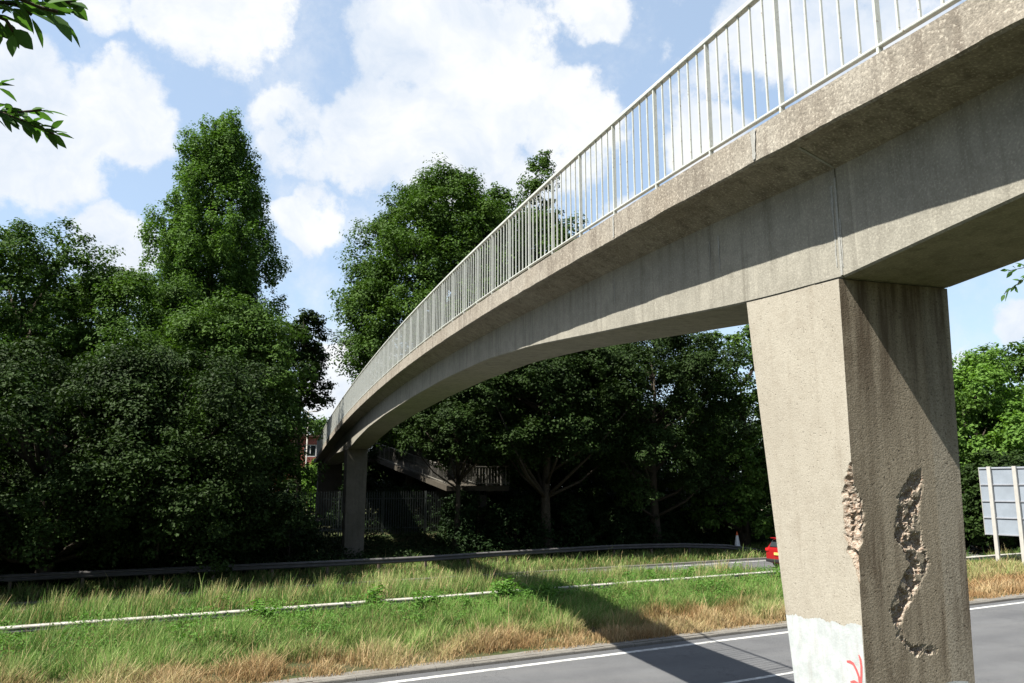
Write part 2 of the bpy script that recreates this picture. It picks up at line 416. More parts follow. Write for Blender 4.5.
beam = mb.build('beam', M['beam'], bridge, off=BO)
# joint sealant and lime streaks on beam and deck edge
mb = MB()
mb.box(BL - .008, BL + .02, 5.028, 5.052, 5.64, 6.45); mb.build('joint', M['joint'], bridge, off=BO)
mb = MB(); t = top(4.95)
mb.poly([(XL + .13, 5.02, t - .279), (BL - .01, 5.02, t - .412), (BL - .01, 5.045, t - .412), (XL + .13, 5.045, t - .279),
         (XL + .13, 5.02, t - .25), (BL - .01, 5.02, t - .39), (BL - .01, 5.045, t - .39), (XL + .13, 5.045, t - .25)],
        [(0, 1, 2, 3), (4, 7, 6, 5), (0, 4, 5, 1), (1, 5, 6, 2), (2, 6, 7, 3), (3, 7, 4, 0)])
mb.build('joint', M['joint'], bridge, off=BO)
# a lime run on the deck edge: irregular thin patch proud of the face
def patch(name, pts_fn, rows, mt):
    v = []; f = []
    for r_ in rows: v += r_
    k = len(rows[0])
    for i in range(len(rows) - 1):
        for j in range(k - 1): f.append((i * k + j, i * k + j + 1, (i + 1) * k + j + 1, (i + 1) * k + j))
    return mesh_obj(name, [(a - BO[0], b - BO[1], c - BO[2]) for a, b, c in v], f, mt, bridge)
for (yc, w0) in ((5.42, .035), (8.25, .02)):
    rows = []
    for i in range(13):
        z = top(yc) - .01 - i * .022; w = w0 * (1 + .5 * mnoise.noise(Vector((i * .7, yc, 0)))) * (1 - i * .03)
        rows.append([(XL - .009, yc - w, z), (XL - .009, yc + w * .9, z)])
    patch('lime_streak', None, rows, M['joint'])

for (yc, z0, z1, w0) in ((5.09, 6.40, 5.72, .016), (5.02, 6.1, 5.70, .012), (6.78, 6.50, 6.12, .012), (6.95, 6.5, 6.2, .008), (9.3, 6.7, 6.35, .012)):
    rows = []
    for i in range(16):
        z = z0 + (z1 - z0) * i / 15; w = w0 * (1 + .9 * mnoise.noise(Vector((i * .8, yc * 3, 5)))) * (1 - i * .045); wob = .01 * mnoise.noise(Vector((i * .35, yc, 2)))
        rows.append([(BL - .004, yc - w + wob, z), (BL - .004, yc + w + wob, z)])
    patch('lime_streak', None, rows, M['joint'])

# ---- near pier with broken patches (fine grid shell, real cavities)
# outlines traced on the face planes in (x, z) metres
import itertools
def cam_ray(x, y): return px_dir(x, y)
def on_y(x, y, Y):
    d = cam_ray(x, y); k = Y / d.y; return (d.x * k, 4 + d.z * k)
def on_x(x, y, X):
    d = cam_ray(x, y); k = X / d.x; return (d.y * k, 4 + d.z * k)
CR = [(215, 140), (200, 165), (180, 195), (183, 240), (175, 285), (190, 330), (215, 370), (205, 400), (190, 430), (165, 490), (180, 530), (185, 570), (205, 598), (240, 618), (290, 612),
      (300, 600), (280, 590), (225, 583), (208, 570), (200, 540), (208, 505), (228, 470), (255, 415), (272, 378), (262, 345), (250, 300), (240, 270), (243, 230), (250, 190), (252, 150), (244, 120), (236, 125)]
CR = [on_y(830 + a / 2.6, 420 + b / 2.6, 5.06) for a, b in CR]
CS_F = [(44, 112), (60, 150), (78, 185), (100, 235), (99, 285), (92, 325), (76, 350), (70, 390), (68, 425)]   # right border of corner break
CS_L = [(44, 112), (32, 150), (25, 185), (27, 240), (30, 290), (38, 345), (48, 360), (58, 390), (68, 425)]   # left border
csf = [on_y(830 + a / 2.6, 420 + b / 2.6, 5.06) for a, b in CS_F]
csl = [on_x(830 + a / 2.6, 420 + b / 2.6, 4.26) for a, b in CS_L]
def seg_d(px_, pz_, poly):
    """signed distance to polygon, positive inside (arrays)"""
    P = np.array(poly); n = len(P); ins = np.zeros(px_.shape, bool); dm = np.full(px_.shape, 9.0)
    for i in range(n):
        a = P[i]; b = P[(i + 1) % n]
        c = ((a[1] > pz_) != (b[1] > pz_)) & (px_ < (b[0] - a[0]) * (pz_ - a[1]) / (b[1] - a[1] + 1e-9) + a[0]); ins ^= c
        ab = b - a; L = ab @ ab + 1e-12
        t_ = np.clip(((px_ - a[0]) * ab[0] + (pz_ - a[1]) * ab[1]) / L, 0, 1)
        dm = np.minimum(dm, np.hypot(px_ - a[0] - t_ * ab[0], pz_ - a[1] - t_ * ab[1]))
    return np.where(ins, dm, -dm)
def nz(x, y, z, s): return np.array([mnoise.noise(Vector((a * s, b * s, c * s))) for a, b, c in zip(x.ravel(), y.ravel(), z.ravel())]).reshape(x.shape)
ZT, ZB = 5.615, -.2
zt = [2.2 + i * .0105 for i in range(int((ZT - 2.2) / .0105))] + [ZT]; zl = list(np.arange(ZB, 2.2, .3)) + zt
zl = np.array(zl)
def corners(z):
    k = (ZT - z) / 3.05           # taper, full at z = 2.55
    return 4.272 + .02 * k, 5.35 - .055 * k, 5.06 + .055 * k, 6.32 - .34 * k   # x0 x1 y0 y1
def ring(nf, nl):
    return np.linspace(0, 1, nf), np.linspace(0, 1, nl)
uf = np.linspace(0, 1, 104)                # front face, left -> right
ul = np.concatenate([np.linspace(0, .25, 34), np.linspace(.25, 1, 14)[1:]])   # left face, front -> back
X0, X1, Ya, Yb = [np.array(q) for q in zip(*[corners(z) for z in zl])]
# left face going back -> front, then front face left -> right, then right face, back
LZ = zl[:, None] + 0 * ul[None, :]; LY = Ya[:, None] + (Yb - Ya)[:, None] * ul[None, :]; LX = X0[:, None] + 0 * LZ
FZ = zl[:, None] + 0 * uf[None, :]; FX = X0[:, None] + (X1 - X0)[:, None] * uf[None, :]; FY = Ya[:, None] + 0 * FZ
zf = np.array([q[1] for q in csf]); xf = np.array([q[0] for q in csf]); o_ = np.argsort(zf)
zL = np.array([q[1] for q in csl]); yL = np.array([q[0] for q in csl]); oL = np.argsort(zL)
def cw_f(z): return np.where((z > zf.min()) & (z < zf.max()), np.interp(z, zf[o_], xf[o_]) - np.interp(z, zl, X0), 0)
def cw_l(z): return np.where((z > zL.min()) & (z < zL.max()), np.interp(z, zL[oL], yL[oL]) - np.interp(z, zl, Ya), 0)
def corner_depth(z):
    w = np.maximum(np.maximum(cw_f(z), 0), np.maximum(cw_l(z), 0)) * .8
    return np.clip(w, 0, .062)
act = zl > 2.15
nF = np.zeros(FZ.shape); nL = np.zeros(LZ.shape); nF2 = nF.copy(); nL2 = nL.copy(); nF3 = nF.copy()
nF[act] = nz(FX[act], FY[act], FZ[act], 28); nL[act] = nz(LX[act], LY[act], LZ[act], 28)
nF2[act] = nz(FX[act], FY[act] + 9, FZ[act], 70); nL2[act] = nz(LX[act], LY[act] + 9, LZ[act], 70)
nF3[act] = nz(FX[act], FY[act] + 5, FZ[act], 11)
cdp = corner_depth(zl)[:, None]
wF = np.maximum(cw_f(zl), 1e-4)[:, None] * (1 + .25 * nF); wL = np.maximum(cw_l(zl), 1e-4)[:, None] * (1 + .25 * nL)
tF = np.clip(1 - (FX - X0[:, None]) / wF, 0, 1); tL = np.clip(1 - (LY - Ya[:, None]) / wL, 0, 1)
sF = np.minimum(tF * 1.6, 1) ; sL = np.minimum(tL * 1.6, 1)
dF = cdp * sF * (1 + .35 * nF + .3 * nF2) ; dL = cdp * sL * (1 + .35 * nL + .3 * nL2)
dl0 = dF[:, 0]; dL[:, 0] = dl0        # the two faces share the arris
sd = seg_d(FX + .022 * nF3 + .018 * nF + .012 * nF2, FZ + .02 * nF3 + .02 * nF2, CR)
dc = np.clip((sd - .003) / (.016 + .01 * nF3), 0, 1) * np.clip(.018 + .05 * nF3 + .028 * nF + .014 * nF2, .003, .045)
raised = np.where(FX > (4.97 + (FZ - 4.2) * .02), .0, .0)
fy = FY + np.maximum(dF, np.maximum(dc, 0)) + .0004 * nF2 * act[:, None] + raised
fx = FX + 0.0; fx[:, 0] = X0 + dl0
lx = LX + np.maximum(dL, 0) + .0004 * nL2 * act[:, None]; ly = LY + 0.0; ly[:, 0] = fy[:, 0]; lx[:, 0] = fx[:, 0]
# assemble grid: left(reversed) + front + right/back columns
cols = []
Lr = np.stack([lx, ly, LZ], -1)[:, ::-1]; Fr = np.stack([fx, fy, FZ], -1)[:, 1:]
Rr = np.stack([X1, Yb, zl], -1)[:, None]
G = np.concatenate([Lr, Fr, Rr], 1); nr, nc, _ = G.shape
idx = np.arange(nr * nc).reshape(nr, nc); nxt = np.roll(idx, -1, 1)
tq = np.clip((G[..., 2] - 5.2) / (ZT - 5.2), 0, 1)      # the pier head follows the slope of the beam above it
G[..., 2] += tq * (np.vectorize(sof)(G[..., 1]) - .007 - ZT)
F4 = np.stack([idx[:-1], nxt[:-1], nxt[1:], idx[1:]], -1).reshape(-1, 4)
bro = np.concatenate([np.maximum(dL, 0)[:, ::-1], np.maximum(dF, dc)[:, 1:], np.zeros((nr, 1))], 1)
pier = fast_obj('pier', G.reshape(-1, 3) - np.array(BO), F4, M['pier'], bridge, {'broken': (bro > .004).astype(float).ravel()})
# pier material: sound concrete, broken aggregate where material has gone
m, g = new_mat('near_pier_concrete'); M['npier'] = m
p = pos(g)
br = g.n('ShaderNodeAttribute', attribute_name='broken').outputs['Fac']
big = g.noise(p, 1.1, 5, .6); med = g.noise(p, 7, 6, .65); fine = g.noise(p, 75, 3, .65); mid = g.noise(p, 30, 4, .7); st = g.noise(scaled(g, p, (7, 7, .5)), 1.2, 5, .6)
xyz = g.n('ShaderNodeSeparateXYZ', ins={0: p})
nrm = g.n('ShaderNodeSeparateXYZ', ins={0: g.n('ShaderNodeNewGeometry').outputs['Normal']})
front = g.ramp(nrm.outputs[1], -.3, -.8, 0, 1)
c = g.mix(g.ramp(big, .35, .7), rgb(.365, .34, .285), rgb(.32, .295, .245))
c = g.mix(g.math('MULTIPLY', g.ramp(med, .45, .72), .35), c, rgb(.235, .205, .16))
# the camera-side face is grimier except its smooth re-rendered right strip
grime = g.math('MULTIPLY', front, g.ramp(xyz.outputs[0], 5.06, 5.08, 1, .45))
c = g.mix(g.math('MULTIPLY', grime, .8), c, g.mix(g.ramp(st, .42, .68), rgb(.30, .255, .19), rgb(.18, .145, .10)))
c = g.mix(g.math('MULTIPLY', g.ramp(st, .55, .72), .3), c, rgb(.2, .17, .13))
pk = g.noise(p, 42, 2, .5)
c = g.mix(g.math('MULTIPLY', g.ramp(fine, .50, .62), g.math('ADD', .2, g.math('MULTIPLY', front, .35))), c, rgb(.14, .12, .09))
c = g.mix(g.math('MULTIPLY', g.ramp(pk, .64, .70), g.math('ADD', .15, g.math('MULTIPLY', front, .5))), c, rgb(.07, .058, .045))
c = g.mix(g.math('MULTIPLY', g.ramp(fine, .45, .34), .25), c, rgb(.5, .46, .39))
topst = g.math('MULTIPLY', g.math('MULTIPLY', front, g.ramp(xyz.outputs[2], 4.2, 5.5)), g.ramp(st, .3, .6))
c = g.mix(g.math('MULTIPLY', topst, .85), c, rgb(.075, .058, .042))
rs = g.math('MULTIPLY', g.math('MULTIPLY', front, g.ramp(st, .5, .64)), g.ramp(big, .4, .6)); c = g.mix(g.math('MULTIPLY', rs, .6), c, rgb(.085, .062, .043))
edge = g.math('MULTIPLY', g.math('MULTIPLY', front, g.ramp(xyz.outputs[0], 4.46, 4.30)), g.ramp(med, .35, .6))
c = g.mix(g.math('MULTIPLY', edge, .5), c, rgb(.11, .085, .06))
bc = g.mix(g.ramp(mid, .4, .6), rgb(.37, .31, .25), rgb(.20, .135, .095)); bc = g.mix(g.math('MULTIPLY', g.ramp(fine, .5, .62), .7), bc, rgb(.46, .42, .36))
c = g.mix(br, c, bc)
h = g.math('ADD', g.math('MULTIPLY', fine, g.math('ADD', 1.0, g.math('MULTIPLY', br, 2.0))), g.math('MULTIPLY', mid, g.math('ADD', .12, g.math('MULTIPLY', br, 3.0))))
h = g.math('SUBTRACT', h, g.math('MULTIPLY', g.ramp(pk, .64, .72), .8)); finish(g, c, .94, h, .55, .005, .1)
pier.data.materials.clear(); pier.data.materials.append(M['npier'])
# construction line, re-render edge
def face_pt(u, z, d=.003):      # front face, u in metres from left arris
    x0, x1, y0, y1 = corners(z); return (x0 + u, y0 - d, z)
def left_pt(v, z, d=.003):
    x0, x1, y0, y1 = corners(z); return (x0 - d, y0 + v, z)
# white wash on the lower part of the left face, ragged top edge
vtop = lambda v: 2.985 - .045 * (v / .9) + .028 * mnoise.noise(Vector((v * 7, 0, 0))) + .018 * mnoise.noise(Vector((v * 29, 3, 0))) + .01 * mnoise.noise(Vector((v * 70, 3, 0)))
rows = []
for i in range(91):
    v_ = .004 + i / 90 * .98
    col = []
    zt_ = vtop(v_)
    for j in range(9):
        z = 1.2 + (zt_ - 1.2) * j / 8; x0, x1, y0, y1 = corners(z); col.append(left_pt(min(v_, y1 - y0 - .004), z))
    rows.append(col)
patch('white_paint_patch', None, rows, M['whitewash'])['label'] = 'ragged patch of white paint low on the pier side'
# white band at the foot of the camera-side face
rows = []
for i in range(31):
    u_ = .004 + i / 30 * .93; zt_ = 2.545 + .012 * mnoise.noise(Vector((u_ * 8, 7, 0)))
    rows.append([face_pt(u_, 1.2 + (zt_ - 1.2) * j / 6) for j in range(7)])
patch('white_paint_patch', None, rows, M['whitewash'])
# red spray marks
def stroke(pts, w):
    v = []; f = []
    P = [Vector(left_pt(a, z, .006)) for a, z in pts]
    for i, q in enumerate(P):
        t_ = (P[min(i + 1, len(P) - 1)] - P[max(i - 1, 0)]).normalized(); n_ = t_.cross(Vector((1, 0, 0))).normalized(); ww = w * (1 if 0 < i < len(P) - 1 else .55)
        v += [tuple(q + n_ * ww - Vector(BO)), tuple(q - n_ * ww - Vector(BO))]
    for i in range(len(P) - 1): f.append((2 * i, 2 * i + 1, 2 * i + 3, 2 * i + 2))
    mesh_obj('graffiti', v, f, M['graffiti'], bridge)
def lp(x, y):
    a, b = on_x(x, y, 4.265); return (a - corners(b)[2], b)
stroke([lp(*q) for q in [(844.5, 661.5), (848, 662), (851, 664), (854, 670), (856.5, 677), (857.5, 684), (858, 692)]], .011)
stroke([lp(*q) for q in [(856.5, 655), (858, 659), (859, 666), (859, 675), (858.5, 684), (857.5, 693)]], .010)
stroke([lp(*q) for q in [(848, 682), (852, 681.5), (857, 684)]], .008)

# ---- far pier and landing pier
def plain_pier(x0, x1, y0, y1, zt_, tap, mt, zb=-.3):
    mb = MB(); secs = []
    for k in range(9):
        f_ = k / 8; z = zt_ + (zb - zt_) * f_; q = tap * f_
        secs.append([(x0 + q, y0 + q, z), (x1 - q, y0 + q, z), (x1 - q, y1 - q, z), (x0 + q, y1 - q, z)])
    mb.sweep(secs); return bevel(mb.build('pier', mt, bridge, off=BO), .02, 1)
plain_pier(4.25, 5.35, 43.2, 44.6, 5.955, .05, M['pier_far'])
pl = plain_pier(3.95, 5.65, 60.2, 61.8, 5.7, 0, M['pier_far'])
# ---- railings
RH = 1.2
def rail_line(x, y0, y1, zo, w, h, name, mt=M['rail']):
    mb = MB(); secs = []
    y = y0
    while y <= y1 + .01:
        z = top(y) + zo; secs.append([(x - w, y, z - h), (x + w, y, z - h), (x + w, y, z + h), (x - w, y, z + h)]); y += .5
    mb.sweep(secs); return bevel(mb.build(name, mt, bridge, off=BO), .008, 2)
RXL = XL + .045
YS = 4.01 + 1.072 * -9
n_bays = int((Y1 - YS) / 1.072)
rail_line(RXL, YS, Y1, RH - .02, .03, .022, 'handrail'); rail_line(RXL, YS, Y1, .075, .022, .012, 'bottom_rail')
RXR = XR - .045
rail_line(RXR, YS, Y1, RH - .02, .03, .022, 'handrail'); rail_line(RXR, YS, Y1, .075, .022, .012, 'bottom_rail')
mbp = MB(); mbp.box(-.02, .02, -.011, .011, -.02, RH - .03); post0 = mbp.build('post', M['rail'], bridge)
mbb = MB(); mbb.box(-.008, .008, -.008, .008, .08, RH - .035); bal0 = mbb.build('baluster', M['rail'], bridge)
used = [False, False]
def copy_part(src, x, y, slot):
    if not used[slot]: o = src; used[slot] = True
    else: o = src.copy(); C.objects.link(o); o.parent = bridge
    o.location = (x - BO[0], y - BO[1], top(y) - BO[2]); return o
nb = 0; rest = MB()
for i in range(n_bays + 1):
    y = YS + i * 1.072
    copy_part(post0, RXL, y, 0)
    for k in range(1, 6):
        yy = y + k * 1.072 / 6
        if yy > Y1: break
        if 2.5 < yy and nb < 100: copy_part(bal0, RXL, yy, 1); nb += 1
        else:
            t = top(yy); rest.box(RXL - .009, RXL + .009, yy - .009, yy + .009, t + .08, t + RH - .035)
for i in range(n_bays + 1):
    y = YS + i * 1.072; t = top(y)
    rest.box(RXR - .028, RXR + .028, y - .014, y + .014, t - .02, t + RH - .03)
    for k in range(1, 6):
        yy = y + k * 1.072 / 6
        if yy < Y1:
            t = top(yy); rest.box(RXR - .009, RXR + .009, yy - .009, yy + .009, t + .08, t + RH - .035)
tag(rest.build('balusters', M['rail'], bridge, off=BO), kind='stuff')
# ---- landing and return ramp behind the far pier
zl_ = top(62)
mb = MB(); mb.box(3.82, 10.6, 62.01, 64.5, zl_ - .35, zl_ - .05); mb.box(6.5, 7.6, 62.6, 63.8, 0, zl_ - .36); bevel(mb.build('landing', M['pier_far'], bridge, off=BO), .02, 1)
def ramp(p0, p1, w, side='ramp'):
    p0 = Vector(p0); p1 = Vector(p1); d = (p1 - p0); dh = Vector((d.x, d.y, 0)).normalized(); n = Vector((-dh.y, dh.x, 0))
    mb = MB(); up = Vector((0, 0, 1))
    for a, b, h0, h1 in ((-w, w, -.25, 0), (-w, -w + .1, .003, .06), (w - .1, w, .003, .06)):
        mb.sweep([[q + n * a + up * h0, q + n * b + up * h0, q + n * b + up * h1, q + n * a + up * h1] for q in (p0, p1)])
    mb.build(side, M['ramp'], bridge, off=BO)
    L = d.length; k = int(L / .18)
    for sgn in (-1, 1):
        rb = MB()
        a = n * sgn * (w - .06)
        for zo in (.2, 1.2): rb.sweep([[q + a + Vector((0, 0, zo)) + dh.cross(up) * ox + up * oz for ox, oz in ((-.025, -.02), (.025, -.02), (.025, .02), (-.025, .02))] for q in (p0, p1)])
        for i in range(k + 1):
            q = p0 + d * (i / k) + a; r_ = .03 if i % 6 == 0 else .01
            rb.box(q.x - r_, q.x + r_, q.y - .01, q.y + .01, q.z + .1, q.z + 1.2)
        rb.build('ramp_railing', M['ramprail'], bridge, off=BO)
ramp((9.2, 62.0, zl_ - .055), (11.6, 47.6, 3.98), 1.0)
ramp((11.5, 46.6, 3.99), (14.0, 46.6, 3.99), .95, 'landing')
ramp((13.6, 47.6, 3.97), (18.5, 61, 2.2), .5)
for (x, y, h) in ((10.2, 58, 5.2), (11.3, 52.4, 4.6), (12.6, 46.6, 3.75)):
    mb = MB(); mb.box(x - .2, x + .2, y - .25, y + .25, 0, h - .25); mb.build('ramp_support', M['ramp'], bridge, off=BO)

# ================================================================ BARRIERS
def wbeam(path, name, label, mt, zc, face=-1, post_gap=2.4, hs=1.0):
    """W-section crash barrier along a polyline of (s, n, drop)"""
    s0 = path[0]; x, y, _ = rf(s0[0], s0[1]); root = empty(name, (x, y, 0)); tag(root, label, 'crash barrier'); off = tuple(root.location)
    prof = [(0, -.155), (.008, -.14), (.075, -.105), (.08, -.06), (.012, -.018), (.012, .018), (.08, .06), (.075, .105), (.008, .14), (0, .155)]
    prof = [(a, b * hs) for a, b in prof]
    back = [(a - .012, b) for a, b in prof[::-1]]
    L = []; S_ = [q[0] for q in path]; N_ = [q[1] for q in path]; Dp = [q[2] for q in path]
    q = S_[0]
    while q < S_[-1]: L.append(q); q += .6
    L.append(S_[-1])
    def at(q):
        n = np.mean([np.interp(q + e, S_, N_) for e in (-1.5, -.75, 0, .75, 1.5)]); return float(n), float(np.interp(q, S_, Dp))
    mb = MB(); secs = []
    for q in L:
        n, dr = at(q); w = .012 * mnoise.noise(Vector((q * .35, zc, 4)))
        secs.append([rf(q, n + face * a, zc + b - dr + w) for a, b in prof + back])
    mb.sweep(secs); mb.build('rail_beam', mt, root, off=off)
    first = None; q = S_[0] + .5
    while q < S_[-1]:
        n, dr = at(q)
        if first is None:
            pb = MB(); pb.box(-.055, .055, -.04, .04, -.6, .1); first = pb.build('post', M['post'], root); o = first
        else: o = first.copy(); C.objects.link(o); o.parent = root
        x, y, _ = rf(q, n - face * .09); o.location = (x - off[0], y - off[1], zc - dr - .02); o.rotation_euler = (0, 0, R(90) - RA)
        q += post_gap
    return root
wbeam([(-14, 24.25, 0), (5, 23.9, 0), (25, 24.0, 0), (60, 24.1, 0), (75, 24.1, 0)], 'crash_barrier', 'pale steel crash barrier half sunk in tall grass between the two roads', M['galv'], .52, hs=.62)
wbeam([(-16, 36.4, 0), (5, 35.9, 0), (14, 35.7, 0), (22, 36.8, 0), (28, 37.3, 0), (32, 36.4, 0), (35, 35.9, .15), (37.5, 35.8, .5)], 'crash_barrier', 'dark crash barrier in tree shade in front of the far pier', M['darkgalv'], .64, hs=.85)
bx = rf(-16, 36.4)

# palisade fence beyond the far pier
def palisade(s0, s1, n, label):
    x, y, _ = rf(s0, n); root = empty('palisade_fence', (x, y, gz(0, n))); tag(root, label, 'fence'); off = tuple(root.location)
    z0 = gz(0, n); mb = MB(); rl = MB(); ps = MB(); q = s0; i = 0
    while q < s1:
        a = Vector(rf(q, n)); r_ = Vector(rf(1, 0)) * .032; h = z0 + 2.5
        mb.poly([a - r_ + Vector((0, 0, z0 + .05)), a + r_ + Vector((0, 0, z0 + .05)), a + r_ + Vector((0, 0, h)), a + Vector((0, 0, h + .12)), a - r_ + Vector((0, 0, h))], [(0, 1, 2, 3, 4)])
        q += .155
    for z in (z0 + .4, z0 + 2.15):
        rl = MB(); rl.sweep([[rf(q, n + a, z + b) for a, b in ((.01, -.03), (.05, -.03), (.05, .03), (.01, .03))] for q in (s0, s1)]); rl.build('rail', M['fence'], root, off=off)
    o = mb.build('pales', M['fence'], root, off=off); md = o.modifiers.new('t', 'SOLIDIFY'); md.thickness = .004
    q = s0 + 1; first = None
    while q < s1:
        if first is None: pb = MB(); pb.box(-.05, .05, 0, .1, 0, 2.6); first = o = pb.build('post', M['fence'], root)
        else: o = first.copy(); C.objects.link(o); o.parent = root
        a = rf(q, n + .06); o.location = (a[0] - off[0], a[1] - off[1], 0); q += 2.75
palisade(0, 46, 46.6, 'dark steel palisade fence under the trees behind the bridge')

# ================================================================ SIGN, CAR, CONE, LAMP, HOUSE
def plane_s(px, py, s):          # ray met with the plane across the road at s
    d = px_dir(px, py); rd = Vector((math.sin(RA), math.cos(RA), 0)); k = s / d.dot(rd); p = d * k + Vector((0, 0, 4))
    return -p.x * math.cos(RA) + p.y * math.sin(RA), p.z
SS = 40.0
nl_, zt_ = plane_s(977.5, 467.5, SS); _, zb_ = plane_s(985.5, 535, SS)
n1_, _ = plane_s(989, 470, SS); n2_, _ = plane_s(1014.5, 470, SS)
w_ = n1_ - n2_; nr_ = n2_ - (nl_ - n1_) - .2
sx, sy, _ = rf(SS, (n1_ + n2_) / 2); root = empty('road_sign', (sx, sy, .15)); tag(root, 'large road sign seen from its bare grey ribbed back, on two posts', 'road sign'); off = tuple(root.location)
def sbox(n0, n1, s0, s1, z0, z1, name, mt):
    mb = MB(); mb.sweep([[rf(s, n, z) for n, z in ((n0, z0), (n1, z0), (n1, z1), (n0, z1))] for s in (s0, s1)]); return bevel(mb.build(name, mt, root, off=off), .006, 1)
sbox(nr_, nl_, SS + .10, SS + .125, zb_, zt_, 'panel', M['signback'])
for k in range(5):
    z = zb_ + .05 + (zt_ - zb_ - .1) * k / 4; sbox(nr_ + .01, nl_ - .01, SS + .055, SS + .098, z - .035, z + .035, 'rib', M['signdark'])
for n_ in (n1_, n2_): sbox(n_ - .09, n_ + .09, SS - .07, SS + .052, 0, zt_ + .03, 'post', M['signpost'])
sbox(nr_ - .03, nr_, SS + .09, SS + .14, zb_, zt_, 'edge_trim', M['signpost']); sbox(nl_, nl_ + .03, SS + .09, SS + .14, zb_, zt_, 'edge_trim', M['signpost'])

# car, local: x forward, y left
def make_car():
    x, y, _ = rf(31.4 + 2.15, 28.75); root = empty('parked_car', (x, y, 0), R(90) - RA)
    root.name = 'red_car'; tag(root, 'red hatchback seen from behind on the far road, half hidden by the pier', 'car')
    # stations from rear to front: x, half width low, half width belt, belt z, roof half width, roof z, floor z
    st = [(-2.15, .80, .80, .88, .74, .90, .34), (-2.10, .86, .87, .98, .64, 1.02, .24), (-1.95, .89, .90, 1.0, .60, 1.34, .22), (-1.75, .90, .91, 1.0, .60, 1.47, .22), (-1.0, .90, .91, .99, .62, 1.53, .22), (0, .90, .91, .97, .62, 1.54, .22),
          (.55, .90, .91, .96, .60, 1.44, .22), (1.15, .90, .90, .94, .70, 1.0, .22), (1.7, .88, .88, .84, .66, .87, .24), (2.05, .80, .82, .70, .6, .74, .28), (2.15, .66, .68, .55, .5, .58, .34)]
    secs = []
    for x, wl, wb, zb, wr, zr, zf_ in st:
        secs.append([(x, -wl * .92, zf_), (x, -wl, zf_ + .12), (x, -wb, (zf_ + zb) / 2 + .1), (x, -wb * .97, zb), (x, -wr, zr - .04), (x, -wr * .85, zr), (x, 0, zr + .02),
                     (x, wr * .85, zr), (x, wr, zr - .04), (x, wb * .97, zb), (x, wb, (zf_ + zb) / 2 + .1), (x, wl, zf_ + .12), (x, wl * .92, zf_)])
    mb = MB(); mb.sweep(secs); b = mb.build('body', M['carred'], root, smooth=True)
    md = b.modifiers.new('s', 'SUBSURF'); md.levels = 1; md.render_levels = 2
    md = b.modifiers.new('e', 'EDGE_SPLIT'); md.split_angle = R(50)
    def quad(name, pts, mt, th=.012):
        o = mesh_obj(name, pts, [tuple(range(len(pts)))], mt, root); md = o.modifiers.new('t', 'SOLIDIFY'); md.thickness = th; md.offset = 0; return o
    quad('rear_window', [(-2.125, -.60, 1.05), (-2.125, .60, 1.05), (-1.93, .52, 1.37), (-1.93, -.52, 1.37)], M['glass'])
    for sg in (-1, 1):
        quad('side_window', [(-1.7, sg * .90, 1.04), (-.5, sg * .91, 1.03), (-.5, sg * .66, 1.44), (-1.5, sg * .65, 1.42)], M['glass'])
        quad('side_window', [(-.42, sg * .91, 1.03), (.9, sg * .90, 1.01), (.4, sg * .66, 1.40), (-.42, sg * .66, 1.44)], M['glass'])
        mb = MB(); mb.box(-2.17, -2.04, min(sg * .62, sg * .84), max(sg * .62, sg * .84), .82, .97); bevel(mb.build('tail_light', M['lamp'], root), .03, 2)
        mb = MB(); mb.box(.55, .75, min(sg * .92, sg * 1.05), max(sg * .92, sg * 1.05), .98, 1.1); bevel(mb.build('wing_mirror', M['carred'], root), .03, 2)
        for wx in (-1.35, 1.3):
            w = empty('wheel', (wx, sg * .80, .32)); w.parent = root
            mb = MB(); mb.tube([(0, -.1, 0), (0, .1, 0)], .32, 24); bevel(mb.build('tyre', M['tyre'], w), .03, 2)
            mb = MB(); mb.tube([(0, -.108, 0), (0, .108, 0)], .2, 16); mb.build('rim', M['alloy'], w)
    mb = MB(); mb.box(-2.19, -2.16, -.26, .26, .66, .78); mb.build('number_plate', M['plate'], root)
    mb = MB(); mb.box(-2.2, -1.9, -.82, .82, .30, .46); bevel(mb.build('bumper', M['black'], root), .04, 2)
    mb = MB(); mb.box(-2.12, -1.85, -.5, .5, 1.46, 1.49); mb.build('spoiler', M['carred'], root)
make_car()

def cone():
    x, y, _ = rf(36.3, 36.4); z = gz(0, 36.4); root = empty('traffic_cone', (x, y, z)); root.scale = (1.2, 1.2, 1.2); tag(root, 'white sleeved traffic cone at the end of the far crash barrier', 'traffic cone')
    mb = MB(); mb.box(-.24, .24, -.24, .24, 0, .05); bevel(mb.build('base', M['orange'], root), .015, 2)
    mb = MB(); mb.tube([(0, 0, .05), (0, 0, .2), (0, 0, .98), (0, 0, 1.0)], [.17, .148, .035, .025], 20); mb.build('cone_body', M['orange'], root, True)
    mb = MB(); mb.tube([(0, 0, .26), (0, 0, .82)], [.145, .065], 20, False); o = mb.build('reflective_sleeve', M['white'], root, True)
cone()

